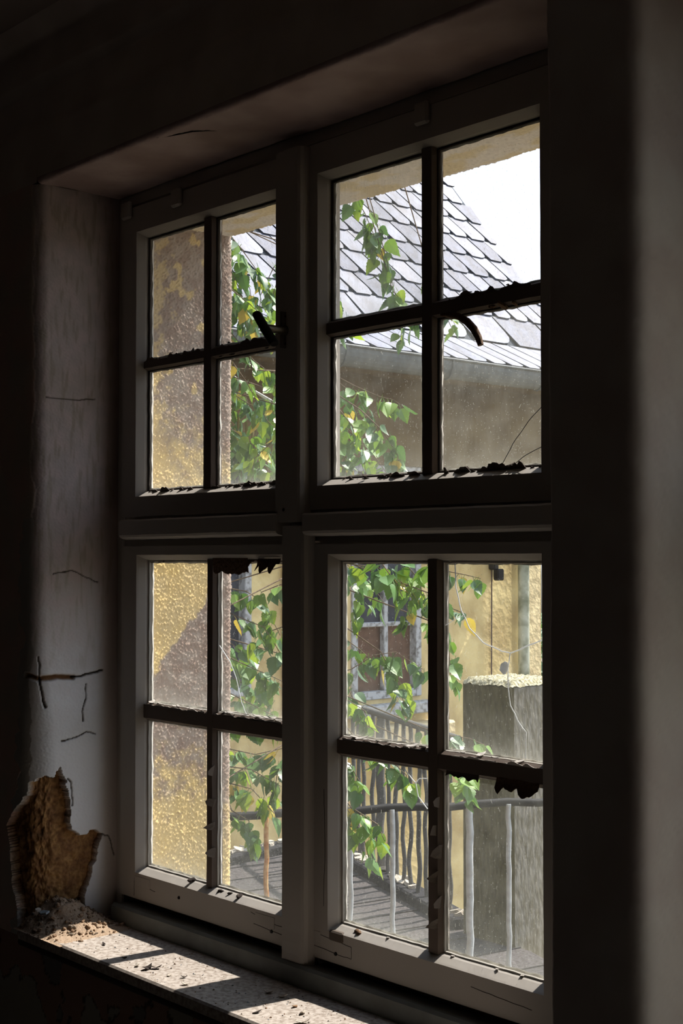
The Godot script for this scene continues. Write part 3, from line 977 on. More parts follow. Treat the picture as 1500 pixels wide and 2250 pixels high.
	g.tube([Vector3(1.123, -0.176, 0.004), Vector3(1.122, -0.181, 0.007), Vector3(1.120, -0.190, 0.008), Vector3(1.119, -0.196, 0.005)], [0.003, 0.0075, 0.0075, 0.003], 10)
	obj("putty_bead", g.mesh(), M.crack, lr)
	# curl of putty hanging from the crossbar, stubs of wood
	g = Geo.new()
	g.tube([Vector3(0.972, 0.456, 0.010), Vector3(0.996, 0.452, 0.012), Vector3(1.019, 0.446, 0.013), Vector3(1.040, 0.434, 0.013), Vector3(1.056, 0.419, 0.013), Vector3(1.066, 0.403, 0.012), Vector3(1.071, 0.388, 0.011)], [0.003, 0.0055, 0.0065, 0.0075, 0.0075, 0.0065, 0.0055], 8)
	obj("putty_curl", g.mesh(), M.bare_wood, ur)
	for e in [[1.125, 0.449, 0.014], [1.15, 0.45, 0.012], [1.10, 0.451, 0.009]]:
		scrap("putty_scrap", Vector3(e[0], e[1], 0.012), e[2], ur, M.bare_wood, 0.6, 0.5, 0.004)
	g = Geo.new()
	g.box(Vector3(0.682, -0.742, 0.008), Vector3(0.722, -0.722, 0.034), 0.003)
	obj("wood_block", g.mesh(), M.flake, lr)
	# handle
	var handle := Node3D.new()
	handle.name = "handle"
	w.add_child(handle)
	tag(handle, "dark metal lever handle standing askew")
	g = Geo.new()
	g.tube([Vector3(0.573, 0.508, 0.0565), Vector3(0.573, 0.434, 0.0565)], [0.0125, 0.0125], 14, 0.2)
	obj("escutcheon", g.mesh(), M.flake, handle)
	g = Geo.new()
	g.tube([Vector3(0.573, 0.470, 0.055), Vector3(0.573, 0.470, 0.075), Vector3(0.573, 0.470, 0.108)], [0.011, 0.0085, 0.0085], 12)
	obj("spindle", g.mesh(), M.brass_worn, handle)
	g = Geo.new()
	g.tube([Vector3(0.545, 0.503, 0.108), Vector3(0.548, 0.4995, 0.108), Vector3(0.575, 0.468, 0.110), Vector3(0.601, 0.4365, 0.108), Vector3(0.603, 0.434, 0.108)], [0.0095, 0.0115, 0.0115, 0.0115, 0.0095], 14, 0.75)
	obj("lever", g.mesh(), M.iron, handle)
	for e in [Vector3(0.573, 0.499, 0.058), Vector3(0.573, 0.443, 0.058), Vector3(0.568, 0.105, 0.055)]:
		g = Geo.new()
		g.tube([e - Vector3(0, 0, 0.002), e + Vector3(0, 0, 0.0012)], [0.004, 0.0032], 10)
		obj("screw", g.mesh(), M.iron, w)
	# curtain hardware on the head, shadowed
	for e in [Vector3(-0.045, 0.836, 0.032), Vector3(0.16, 0.828, 0.032), Vector3(0.95, 0.832, 0.032)]:
		g = Geo.new()
		g.box(e + Vector3(-0.018, -0.022, 0), e + Vector3(0.018, 0.02, 0.012), 0.004)
		obj("curtain_bracket", g.mesh(), M.wood, w)
	# corner irons let into the bottom rails
	for e in [[0.475, -0.742, ll], [0.62, -0.742, lr], [0.02, -0.742, ll]]:
		g = Geo.new()
		g.box(Vector3(e[0] - 0.03, e[1] - 0.014, 0.0285), Vector3(e[0] + 0.035, e[1] + 0.010, 0.0308), 0.001)
		obj("corner_iron", g.mesh(), M.wood, e[2])
	for e in [[0.50, -0.762, ll], [0.17, -0.752, ll], [0.70, -0.766, lr]]:
		g = Geo.new()
		g.tube([Vector3(e[0], e[1], 0.029), Vector3(e[0], e[1], 0.0325)], [0.0045, 0.003], 8)
		obj("screw", g.mesh(), M.iron, e[2])
	# the neighbouring window beyond the pier, plain
	var w2 := thing("window_2", "next casement window beyond the pier, out of the picture", "window", Vector3.ZERO, "", "structure")
	g = Geo.new()
	ring(g, [1.66, -0.77, 3.26, 0.81], [Vector3(0, -0.034, 0), Vector3(0, 0.03, 0), Vector3(0, 0.03, 1), Vector3(0, -0.034, 1)], [0.08, 0.08, 0.08, 0.08], 4, 0.0)
	obj("frame", g.mesh(), M.wood, w2)
	for e in [[Vector3(2.46, -0.78, 0), Vector3(2.46, 0.82, 0), 0.07], [Vector3(1.65, 0.07, 0), Vector3(3.27, 0.07, 0), 0.07], [Vector3(2.05, -0.78, 0), Vector3(2.05, 0.82, 0), 0.02], [Vector3(2.87, -0.78, 0), Vector3(2.87, 0.82, 0), 0.02]]:
		g = Geo.new()
		bar(g, e[0], e[1], [Vector2(-e[2], -0.02), Vector2(-e[2], 0.02), Vector2(e[2], 0.02), Vector2(e[2], -0.02)], 2, 0.0)
		obj("glazing_bar", g.mesh(), M.wood, w2)
	for e in [[1.66, 2.42], [2.5, 3.26]]:
		g = Geo.new()
		g.box(Vector3(e[0], -0.77, -0.0015), Vector3(e[1], 0.81, 0.0015))
		obj("pane", g.mesh(), M.glass, w2)
		g = Geo.new()
		g.quad(Vector3(e[0], -0.77, -0.0022), Vector3(e[1], -0.77, -0.0022), Vector3(e[1], 0.81, -0.0022), Vector3(e[0], 0.81, -0.0022))
		obj("dust_dimming_film", g.mesh(), M.dust_dimmer, w2)  # dense film added over these unseen panes to dim their daylight
	# sills
	var s := thing("trim_1", "worn window sill board lit by bars of sunlight under the casement", "sill", Vector3.ZERO, "", "structure")
	g = Geo.new()
	g.box(Vector3(-0.14, -0.866, 0.02), Vector3(1.44, -0.839, 0.262), 0.004)
	obj("board", g.mesh(), M.sill, s)
	g = Geo.new()
	g.tube([Vector3(-0.135, -0.869, 0.253), Vector3(1.44, -0.869, 0.253)], [0.010, 0.010], 10)
	obj("nosing", g.mesh(), M.sill_edge, s)
	g = Geo.new()
	bar(g, Vector3(0.03, -0.834, 0), Vector3(1.42, -0.834, 0), [Vector2(0.006, 0.030), Vector2(-0.010, 0.030), Vector2(-0.010, 0.042), Vector2(-0.004, 0.051), Vector2(0.006, 0.055)], 40, 0.002)
	tag(obj("trim_2", g.mesh(), M.bare_wood), "rounded bead along the back of the sill", "bead", "", "structure")
	g = Geo.new()
	g.box(Vector3(1.57, -0.866, 0.02), Vector3(3.36, -0.839, 0.262), 0.004)
	tag(obj("trim_3", g.mesh(), M.sill), "sill board of the next window, right of the picture", "sill", "", "structure")


func make_debris() -> void:
	# heap of fallen clay and plaster in the corner of the sill
	var nu := 70
	var nv := 60
	var pos := PackedVector3Array()
	for b in nv + 1:
		for a in nu + 1:
			var x := lerpf(-0.150, 0.06, float(a) / nu)
			var z := lerpf(0.05, 0.268, float(b) / nv)
			var u := Vector2((x + 0.105) / 0.13, (z - 0.165) / 0.105)
			var hgt := 0.062 * maxf(0.0, 1.0 - u.length()) + 0.012 * maxf(0.0, 1.0 - u.length() * 0.6)
			hgt *= 0.9 + 0.35 * wob.get_noise_2d(x * 2.5, z * 2.5)
			var p := Vector3(x, 0, z)
			hgt += 0.0016 * fine.get_noise_3dv(p * 0.7) + 0.0016 * maxf(0.0, lump.get_noise_3dv(p))
			var rim := minf(minf(x + 0.150, 0.06 - x), minf(z - 0.05, 0.268 - z))
			hgt *= smoothstep(0.0, 0.02, rim)
			pos.append(Vector3(x, -0.8405 + maxf(hgt, -0.002), z))
	var g := Geo.new()
	g.grid(nu, nv, pos, PackedColorArray(), true)
	for k in 520:
		var at: Vector3 = pos[rng.randi() % pos.size()]
		if at.y < -0.836 and rng.randf() < 0.8:
			continue
		var s := 0.0012 + 0.0045 * pow(rng.randf(), 3.0)
		var b := Basis.from_euler(Vector3(rng.randf() * 6.0, rng.randf() * 6.0, rng.randf() * 6.0))
		g.col = Color(1, 1, 1).lerp(rgb(150, 130, 112), rng.randf()) if rng.randf() < 0.8 else rgb(150, 165, 178)
		g.box(Vector3(-s, -s * 0.6, -s * 0.8), Vector3(s, s * 0.6, s * 0.8), s * 0.25, Transform3D(b, at + Vector3(0, s * 0.3, 0)))
	tag(obj("rubble_heap", g.mesh(), M.rubble), "brown heap of fallen clay and plaster crumbs in the left corner of the sill", "rubble", "", "stuff")
	# larger chips lying on the heap and before it
	for e in [[-0.085, -0.803, 0.222, 0.022, "chip_blue", "largest pale blue-grey plaster chip on the front of the rubble heap"],
		[-0.105, -0.800, 0.228, 0.014, "chip_pale", "pale plaster chip at the outer end of the rubble heap"],
		[-0.048, -0.826, 0.200, 0.011, "chip_blue", "small blue-grey paint chip in the middle of the rubble heap's foot"],
		[-0.034, -0.829, 0.196, 0.011, "chip_pale", "rounded pale crumb beside the small blue-grey chip on the heap"],
		[-0.022, -0.831, 0.165, 0.020, "chip_blue", "flat blue-grey sliver at the right foot of the rubble heap"],
		[-0.012, -0.830, 0.128, 0.013, "chip_brown", "brown clay lump at the heap's right end by the sunlight"],
		[-0.06, -0.806, 0.17, 0.013, "chip_brown", "brown clay lump on top of the rubble heap"]]:
		var o := scrap("plaster_chip", Vector3(e[0], e[1], e[2]), e[3], null, M[e[4]], 0.35, 0.3, 0.0045)
		tag(o, e[5], "plaster chip", "chips on the rubble heap")
	# dry crumbs on the bottom rails
	for e in [[0.196, -0.717, 0.012, "dark crumb on the bottom rail under the left column of panes"], [0.305, -0.722, 0.010, "dark crumb on the bottom rail just right of the glazing bar"], [0.338, -0.722, 0.007, "smallest dark crumb in the middle of the lower left rail"], [0.372, -0.721, 0.012, "dark crumb on the lower left rail nearest the mullion"], [0.748, -0.724, 0.013, "pale brown crumb on the lower right rail near the mullion"]]:
		var gg := Geo.new()
		var pts := []
		for k in 5:
			pts.append(Vector3((k - 2) * e[2] * 0.45, 0.003 * rng.randf(), rng.randf_range(-1, 1) * 0.002))
		gg.tube(pts, [e[2] * 0.15, e[2] * 0.42, e[2] * 0.36, e[2] * 0.45, e[2] * 0.12], 7)
		var o := obj("paint_crumb", gg.mesh(), M.chip_dark if e[0] < 0.7 else M.bare_wood, null, Transform3D(Basis(Vector3.UP, rng.randf() * 3.0), Vector3(e[0], e[1] + 0.004, 0.014)))
		tag(o, e[3], "crumb", "crumbs on the bottom rails")
	# scraps on the sill that can be told apart
	var n := 0
	var names := ["dark paint scrap at the left end of the sunlit sill, nearest the rubble heap", "dark paint scrap by the front edge of the first sunlit patch of sill", "pale paint scrap in the shadow line of the first glazing bar on the sill", "dark paint scrap just right of the first shadow line on the sill", "dark splinter at the front of the second sunlit patch of sill", "small dark scrap in the middle of the second sunlit patch of sill", "pale scrap at the front right of the second sunlit patch of sill", "left of two pale scraps in the broad mullion shadow on the sill", "right of two pale scraps in the broad mullion shadow on the sill", "brown scrap where the third sunlit patch of sill begins", "pale scrap at the back of the third sunlit patch of sill", "largest pale scrap in the third sunlit patch of sill", "dark scrap by the sill's front edge at the broad mullion shadow", "small pale scrap at the front of the second sunlit patch of sill"]
	for e in [[0.115, 0.190, 0.009, "chip_dark"], [0.235, 0.215, 0.008, "chip_dark"], [0.30, 0.225, 0.013, "chip_pale"], [0.34, 0.205, 0.015, "chip_dark"], [0.33, 0.220, 0.017, "chip_dark"], [0.43, 0.20, 0.008, "chip_dark"], [0.47, 0.225, 0.011, "chip_pale"], [0.62, 0.135, 0.012, "chip_pale"], [0.66, 0.13, 0.012, "chip_pale"], [0.72, 0.15, 0.011, "chip_brown"], [0.76, 0.165, 0.012, "chip_pale"], [0.80, 0.20, 0.016, "chip_pale"], [0.70, 0.225, 0.012, "chip_dark"], [0.40, 0.215, 0.009, "chip_pale"]]:
		var o := scrap("paint_scrap", Vector3(e[0], -0.8375, e[1]), e[2], null, M[e[3]], 0.2, 0.6, 0.001)
		tag(o, names[n], "paint scrap", "loose paint scraps on the sill")
		n += 1
	# grit too small to pick apart
	g = Geo.new()
	for k in 900:
		var p := Vector3(rng.randf_range(-0.05, 1.2), -0.8385, rng.randf_range(0.06, 0.258))
		var s := 0.0007 + 0.0022 * pow(rng.randf(), 4.0)
		var t := rng.randf_range(0, TAU)
		g.col = [rgb(60, 52, 46), rgb(140, 110, 84), rgb(206, 196, 182), rgb(120, 130, 136)][rng.randi() % 4].srgb_to_linear()
		var a := p + Vector3(cos(t), 0, sin(t)) * s
		var b := p + Vector3(cos(t + 2.2), 0, sin(t + 2.2)) * s * 1.3
		var c := p + Vector3(cos(t + 4.1), 0, sin(t + 4.1)) * s
		var top := p + Vector3(0, s * 0.8, 0)
		g.otri(a, b, top, Vector3.UP)
		g.otri(b, c, top, Vector3.UP)
		g.otri(c, a, top, Vector3.UP)
	tag(obj("grit", g.mesh(), M.old_paint), "fine grit and dust strewn over the window sill", "grit", "", "stuff")


# ---------------------------------------------------------------- outside: the wing across the yard
func roof_point(w: float, s: float) -> Vector3:
	# w runs along the eaves away from us, s up the slope; the lowest 0.62 m kicks out at a flatter pitch
	var low := 0.62
	var d1 := Vector3(-cos(deg_to_rad(32.0)), sin(deg_to_rad(32.0)), 0)
	var d2 := Vector3(-cos(deg_to_rad(50.0)), sin(deg_to_rad(50.0)), 0)
	var p := Vector3(-5.68, 1.73, -w)
	return p + d1 * minf(s, low) + d2 * maxf(0.0, s - low)


func slate(w: float, s: float, wide: float, tall: float, lean: float, lift: float) -> ArrayMesh:
	# one leaning scale with a rounded lower corner, thick enough to throw a line of shadow
	var out := []
	var r := minf(wide, tall) * 0.45
	var shape := []
	for k in 5:
		var a := PI + PI / 2.0 * k / 4.0
		shape.append(Vector2(wide - r - r * cos(a) * 1.0, r + r * sin(a)))
	shape.reverse()
	var poly := [Vector2(0.0, 0.0)]
	poly.append_array(shape)
	poly.append(Vector2(wide + (lean * tall if w + wide > 9.2 else 0.0), tall))
	poly.append(Vector2(0, tall))
	var base := roof_point(w, s)
	var up := (roof_point(w, s + tall) - base).normalized()
	var along := Vector3(0, 0, -1)
	var nn := along.cross(up).normalized()
	if nn.y < 0.0:
		nn = -nn
	var mid := Vector3.ZERO
	for p: Vector2 in poly:
		var j := Vector2(rng.randf_range(-0.006, 0.006), rng.randf_range(-0.006, 0.006))
		var q := p + j
		var z := lift + 0.015 * (1.0 - q.y / tall) + 0.004 * rng.randf()
		var t := roof_point(w + q.x - lean * q.y, s + q.y) + nn * z
		out.append(t)
		mid += t
	mid /= out.size()
	var g := Geo.new()
	var n := out.size()
	for k in n:
		var a: Vector3 = out[k]
		var b: Vector3 = out[(k + 1) % n]
		g.col = Color.WHITE
		g.otri(mid, a, b, nn)
		g.col = rgb(118, 126, 136).srgb_to_linear()
		g.oquad(a, b, b - nn * 0.016, a - nn * 0.016, (a + b) * 0.5 - mid)
	return g.mesh()


func old_window(house: Node3D, z0: float, z1: float, y0: float, y1: float, cols: int, lines: Array, plain: bool) -> void:
	# z0 is the nearer jamb, z1 the farther
	var x := -6.2
	var g := Geo.new()
	var f := 0.07
	g.box(Vector3(x - 0.12, y0, z0 - f), Vector3(x + 0.02, y1, z0), 0.006)
	g.box(Vector3(x - 0.12, y0, z1), Vector3(x + 0.02, y1, z1 + f), 0.006)
	g.box(Vector3(x - 0.12, y0, z1 + f), Vector3(x + 0.02, y0 + f, z0 - f), 0.006)
	g.box(Vector3(x - 0.12, y1 - f, z1 + f), Vector3(x + 0.02, y1, z0 - f), 0.006)
	var win := obj("window_frame", g.mesh(), M.white_flaky, house)
	for k in range(1, cols):
		var z := lerpf(z0 - f, z1 + f, float(k) / cols)
		g = Geo.new()
		g.box(Vector3(x - 0.06, y0 + f, z - 0.025), Vector3(x, y1 - f, z + 0.025), 0.006)
		obj("glazing_bar", g.mesh(), M.white_flaky, win)
	for y: float in lines:
		g = Geo.new()
		g.box(Vector3(x - 0.06, y - 0.02, z1 + f), Vector3(x - 0.005, y + 0.02, z0 - f), 0.006)
		obj("glazing_bar", g.mesh(), M.white_flaky, win)
	for p in cols:
		for q in lines.size() + 1:
			var ya: float = y0 + f if q == 0 else lines[q - 1]
			var yb: float = y1 - f if q == lines.size() else lines[q]
			g = Geo.new()
			g.box(Vector3(x - 0.075, ya, lerpf(z0 - f, z1 + f, float(p + 1) / cols)), Vector3(x - 0.065, yb, lerpf(z0 - f, z1 + f, float(p) / cols)))
			obj("pane", g.mesh(), M.brown_board if q == 0 and not plain else M.dark_pane, win)


func make_house() -> void:
	var h := thing("house", "yellow stuccoed wing with a steep slate roof and gutter across the yard", "building")
	var g := Geo.new()
	slab(g, Vector3(-6.6, -4.5, -8.72), Vector3(-6.2, 1.9, 1.5), 0, [Rect2(-1.22, -7.06, 2.05, 0.84), Rect2(-1.1, -5.13, 1.95, 1.13)])
	obj("facade_wall", g.mesh(), M.facade, h)
	g = Geo.new()
	g.box(Vector3(-11.0, -4.5, -8.72), Vector3(-6.6, 1.9, -8.3))
	g.box(Vector3(-11.0, -4.5, -8.3), Vector3(-10.6, 1.9, 1.5))
	g.tri(Vector3(-6.3, 1.9, -8.75), Vector3(-11.0, 1.9, -8.75), Vector3(-8.7, 4.9, -8.75))
	obj("gable_wall", g.mesh(), M.facade, h)
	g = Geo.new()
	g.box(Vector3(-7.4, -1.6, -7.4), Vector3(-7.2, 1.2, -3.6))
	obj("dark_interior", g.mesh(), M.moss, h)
	old_window(h, -6.22, -7.06, -1.22, 0.83, 2, [-0.57, 0.13], false)
	old_window(h, -4.0, -5.13, -1.1, 0.85, 1, [], true)
	g = Geo.new()
	g.box(Vector3(-6.22, -1.36, -7.14), Vector3(-6.06, -1.26, -6.14), 0.012)
	obj("window_ledge", g.mesh(), M.white_flaky, h)
	g = Geo.new()
	g.box(Vector3(-6.22, -1.66, -7.30), Vector3(-5.98, -1.44, -5.6), 0.02)
	obj("wall_ledge", g.mesh(), M.facade_light, h)
	# projecting corner strip of lighter stucco near the far end, and the one between the windows
	g = Geo.new()
	g.box(Vector3(-6.2, -4.5, -8.70), Vector3(-6.185, 0.42, -8.40), 0.006)
	obj("corner_strip", g.mesh(), M.facade_light, h)
	g = Geo.new()
	g.box(Vector3(-6.2, -1.3, -5.62), Vector3(-6.15, 0.42, -5.45), 0.012)
	obj("pilaster", g.mesh(), M.facade_light, h)
	# added brown band that paints the shade under the eaves
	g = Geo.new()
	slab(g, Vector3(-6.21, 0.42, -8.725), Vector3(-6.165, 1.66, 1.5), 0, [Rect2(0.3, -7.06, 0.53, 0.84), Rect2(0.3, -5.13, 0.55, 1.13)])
	tag(obj("eaves_shade", g.mesh(), M.eaves_shade, h), "added brown band of stucco that paints the shade under the eaves")
	# eaves
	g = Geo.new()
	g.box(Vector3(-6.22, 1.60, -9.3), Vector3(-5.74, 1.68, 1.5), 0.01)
	obj("eaves_board", g.mesh(), M.eaves_shade, h)
	g = Geo.new()
	var prof := []
	for k in 13:
		var a := PI * k / 12.0
		prof.append(Vector2(-5.665 + cos(a) * 0.085, 1.715 - sin(a) * 0.155))
	prof.append(Vector2(-5.75, 1.735))
	for k in prof.size() - 1:
		for z in 24:
			var z0 := lerpf(1.5, -9.35, z / 24.0)
			var z1 := lerpf(1.5, -9.35, (z + 1) / 24.0)
			var a: Vector2 = prof[k]
			var b: Vector2 = prof[k + 1]
			g.oquad(Vector3(a.x, a.y, z0), Vector3(b.x, b.y, z0), Vector3(b.x, b.y, z1), Vector3(a.x, a.y, z1), Vector3(a.x + b.x, a.y + b.y, 0) * 0.5 - Vector3(-5.665, 1.715, 0))
	g.tube([Vector3(-5.58, 1.722, 1.5), Vector3(-5.58, 1.722, -9.35)], [0.012], 8)
	var gutter := obj("gutter", g.mesh(), M.zinc, h)
	for z in [-3.2, -4.4, -5.62, -6.85, -8.05, -9.2]:
		g = Geo.new()
		var pts := []
		for k in 9:
			var a := PI * k / 8.0
			pts.append(Vector3(-5.665 + cos(a) * 0.09, 1.715 - sin(a) * 0.16, z))
		g.tube(pts, [0.009], 6)
		obj("gutter_bracket", g.mesh(), M.zinc, gutter)
	# downpipe with flaking paint
	g = Geo.new()
	g.tube([Vector3(-5.67, 1.6, -9.2), Vector3(-5.75, 1.5, -9.2), Vector3(-6.0, 0.75, -9.0), Vector3(-6.06, 0.3, -8.55), Vector3(-6.09, 0.1, -8.34), Vector3(-6.09, -1.5, -8.34), Vector3(-6.09, -4.5, -8.34)], [0.055], 16)
	tag(obj("downpipe", g.mesh(), M.pipe_paint, h), "pale downpipe with flaking greenish paint")
	g = Geo.new()
	g.tube([Vector3(-6.18, -0.1, -7.99), Vector3(-6.185, -1.9, -7.98), Vector3(-6.18, -4.0, -7.99)], [0.007], 6)
	obj("wire", g.mesh(), M.bark, h)
	g = Geo.new()
	g.box(Vector3(-6.20, -0.10, -8.03), Vector3(-6.12, 0.0, -7.96), 0.012, Transform3D(Basis(Vector3.RIGHT, 0.0), Vector3.ZERO))
	g.box(Vector3(-6.15, -0.20, -8.06), Vector3(-6.08, -0.09, -7.97), 0.012)
	obj("lamp_bracket", g.mesh(), M.iron, h)
	# roof: dark under-layer with a thickness, then single slates
	g = Geo.new()
	var a0 := 9.30
	for e in [[0.0, 0.62], [0.62, 4.6]]:
		var p0 := roof_point(a0, e[0])
		var p1 := roof_point(a0, e[1])
		var q0 := roof_point(-1.5, e[0])
		var q1 := roof_point(-1.5, e[1])
		g.oquad(p0, p1, q1, q0, Vector3(1, 1, 0))
		g.oquad(p0 - Vector3(0, 0.06, 0), p1 - Vector3(0, 0.06, 0), q1 - Vector3(0, 0.06, 0), q0 - Vector3(0, 0.06, 0), Vector3(-1, -1, 0))
		g.oquad(p0, p1, p1 - Vector3(0, 0.06, 0), p0 - Vector3(0, 0.06, 0), Vector3(0, 0, -1))
	var top := roof_point(a0, 4.6)
	var top2 := roof_point(-1.5, 4.6)
	g.oquad(top, top2, top2 + Vector3(-3.0, -3.6, 0), top + Vector3(-3.0, -3.6, 0), Vector3(-1, 1, 0))
	var roof := obj("roof", g.mesh(), M.moss, h)
	# foot course: narrow leaning slates
	var w := 3.6
	while w < 9.28:
		var wide := minf(0.245 * rng.randf_range(0.9, 1.1), 9.34 - w)
		obj("slate", slate(w, 0.03, wide - 0.024, 0.56, 0.42, 0.006), M["slate_%d" % (2 if rng.randf() < 0.6 else 0)], roof)
		w += wide
	var s := 0.60
	var row := 0
	while s < 4.3:
		var e := 0.42 if row == 0 else 0.325
		w = 3.9 + 0.15 * (row % 2) + rng.randf() * 0.1
		if row > 6:
			w = 5.4 + 0.17 * (row % 2)
		while w < 9.30:
			var wide := (0.62 if row == 0 else 0.27) * rng.randf_range(0.88, 1.12)
			var end := minf(w + wide, 9.36)
			if end - w > 0.07:
				obj("slate", slate(w, s, end - w - 0.024, e + 0.012, 0.16 if row == 0 else 0.36, 0.010), M["slate_%d" % (rng.randi() % 3)], roof)
			w += wide
		s += e
		row += 1


# ---------------------------------------------------------------- outside: terrace, railings, pillar
const TY := -1.945

func make_terrace() -> void:
	var t := thing("terrace", "flat dark felted terrace roof below the window, inside the railings", "terrace", Vector3.ZERO, "", "structure")
	var poly := PackedVector2Array([Vector2(-1.90, -0.27), Vector2(-0.55, -2.95), Vector2(-1.85, -3.50), Vector2(-2.45, -3.57), Vector2(-4.53, -4.42), Vector2(-4.38, -3.0), Vector2(-4.3, -0.27)])
	var g := Geo.new()
	for k in poly.size():
		var a := poly[k]
		var b := poly[(k + 1) % poly.size()]
		g.oquad(Vector3(a.x, TY - 0.02, a.y), Vector3(b.x, TY - 0.02, b.y), Vector3(b.x, -4.5, b.y), Vector3(a.x, -4.5, a.y), Vector3((a.x + b.x) / 2 + 2.8, 0, (a.y + b.y) / 2 + 2.4))
	obj("terrace_wall", g.mesh(), M.facade, t)
	# overlapping strips of felt, running away from the house
	var dir := Vector2(0.18, -0.98).normalized()
	var side := Vector2(-dir.y, dir.x)
	for k in 16:
		var o := Vector2(-5.2, -2.0) + side * 0.0 + Vector2(0.30, 0.0) * k
		var strip := PackedVector2Array([o - dir * 4.0, o + dir * 4.0, o + dir * 4.0 + Vector2(0.305, 0), o - dir * 4.0 + Vector2(0.305, 0)])
		for part: PackedVector2Array in Geometry2D.intersect_polygons(strip, poly):
			var idx := Geometry2D.triangulate_polygon(part)
			g = Geo.new()
			var lift := func(p: Vector2) -> Vector3:
				return Vector3(p.x, TY + 0.007 * (p - o).dot(Vector2(1, 0)) / 0.305 - 0.005 * absf((p - o).dot(dir)) * 0.2, p.y)
			for q in range(0, idx.size(), 3):
				g.otri(lift.call(part[idx[q]]), lift.call(part[idx[q + 1]]), lift.call(part[idx[q + 2]]), Vector3.UP)
			for q in part.size():
				var a: Vector3 = lift.call(part[q])
				var b: Vector3 = lift.call(part[(q + 1) % part.size()])
				g.oquad(a, b, b - Vector3(0, 0.03, 0), a - Vector3(0, 0.03, 0), Vector3((a.x + b.x) / 2 - o.x, 0, (a.z + b.z) / 2 - o.y))
			obj("felt_strip", g.mesh(), M["bitumen_%d" % (k % 2)], t)
	# dark upstand along the far edges
	for e in [[Vector3(-2.35, TY, -3.55), Vector3(-4.53, TY, -4.42)], [Vector3(-4.53, TY, -4.42), Vector3(-4.36, TY, -2.9)]]:
		var a: Vector3 = e[0]
		var b: Vector3 = e[1]
		var d := (b - a).normalized()
		var n := d.cross(Vector3.UP)
		g = Geo.new()
		g.box(Vector3(-0.07, -0.05, 0), Vector3(0.07, 0.07, a.distance_to(b)), 0.01, Transform3D(Basis(n, Vector3.UP, d), a))
		obj("kerb", g.mesh(), M.bitumen_dark, t)
		for k in 26:
			var p := a.lerp(b, (k + rng.randf()) / 26.0) + Vector3(0, 0.068, 0)
			if rng.randf() < 0.75:
				scrap("mortar_lump", p, rng.randf_range(0.03, 0.075), t, M.mortar, 0.3, 0.2, 0.02)
	# railings
	var r1 := thing("metal_railing", "near railing: dark tube handrail on pale uprights crossing before the concrete pillar", "railing")
	var a := Vector3(-1.90, -0.945, -0.30)
	var b := Vector3(-0.57, -0.945, -2.93)
	g = Geo.new()
	var pts := []
	for k in 25:
		var p := a.lerp(b, k / 24.0)
		pts.append(p + Vector3(0, 0.005 * sin(k * 1.9) + 0.003 * sin(k * 4.3), 0))
	g.tube(pts, [0.0155], 10)
	tag(obj("handrail", g.mesh(), M.rail_dark, r1), "dark painted handrail")
	for e in [[-1.62, -0.84, 0.011, 0], [-1.4685, -1.122, 0.011, 0], [-1.3217, -1.408, 0.0105, 1], [-1.24, -1.555, 0.011, 0], [-1.1765, -1.697, 0.011, 0], [-1.1026, -1.845, 0.0115, 0], [-0.9636, -2.122, 0.0165, 0], [-0.8913, -2.266, 0.0115, 0], [-0.815, -2.42, 0.0115, 0], [-0.74, -2.57, 0.0115, 0], [-0.66, -2.73, 0.0165, 0]]:
		g = Geo.new()
		var up := []
		for k in 21:
			up.append(Vector3(e[0] + 0.0022 * sin(k * 2.3 + e[0] * 9.0), lerpf(TY - 0.02, -0.947, k / 20.0), e[1] + 0.002 * sin(k * 1.7)))
		g.tube(up, [e[2] * 0.86], 8)
		var o := obj("upright", g.mesh(), M.rail_rust if e[3] else M.rail_grey, r1)
		if e[3]:
			o.set_meta("label", "rusty yellowish upright")
	var r2 := thing("metal_railing", "far railing along the terrace edge with a row of thin wavy balusters", "railing")
	a = Vector3(-2.36, -0.945, -3.53)
	b = Vector3(-4.50, -0.945, -4.44)
	g = Geo.new()
	g.tube([a, a.lerp(b, 0.5) + Vector3(0, 0.006, 0), b], [0.02], 10)
	obj("handrail", g.mesh(), M.baluster, r2)
	for e in [[-3.979, -4.239, 0.014], [-3.87, -4.191, 0.013], [-3.78, -4.151, 0.013], [-3.62, -4.082, 0.014], [-3.489, -4.024, 0.028], [-3.355, -3.965, 0.013], [-3.239, -3.915, 0.014], [-3.12, -3.862, 0.013], [-3.024, -3.82, 0.013], [-2.898, -3.765, 0.014], [-2.801, -3.723, 0.013], [-2.69, -3.68, 0.013], [-2.59, -3.63, 0.013], [-2.489, -3.586, 0.015], [-4.08, -4.27, 0.013], [-4.19, -4.32, 0.013], [-4.30, -4.36, 0.013], [-4.42, -4.41, 0.014]]:
		g = Geo.new()
		var up := []
		for k in 17:
			up.append(Vector3(e[0] + 0.007 * sin(k * 1.3 + e[0] * 31.0), lerpf(TY + 0.02, -0.945, k / 16.0), e[1] + 0.005 * sin(k * 0.9 + e[0] * 17.0)))
		g.tube(up, [e[2]], 7)
		obj("baluster", g.mesh(), M.baluster, r2)
	# pillar
	var p := thing("concrete_pillar", "square weathered concrete gate pillar with a mossy top beyond the handrail", "pillar")
	var px := Transform3D(Basis(Vector3.UP, deg_to_rad(-3.0)), Vector3(-2.105, 0, -3.66))
	g = Geo.new()
	# the side towards the house is a darker olive; the other sides are plain grey
	g.box(Vector3(-0.185, -4.5, -0.185), Vector3(0.185, -0.635, 0.185), 0.012, px)
	for k in g.n.size():
		g.c[k] = (rgb(96, 90, 62) if g.n[k].z > 0.5 else rgb(142, 138, 126)).srgb_to_linear()
	obj("shaft", g.mesh(), M.concrete, p)
	var nu := 26
	var pos := PackedVector3Array()
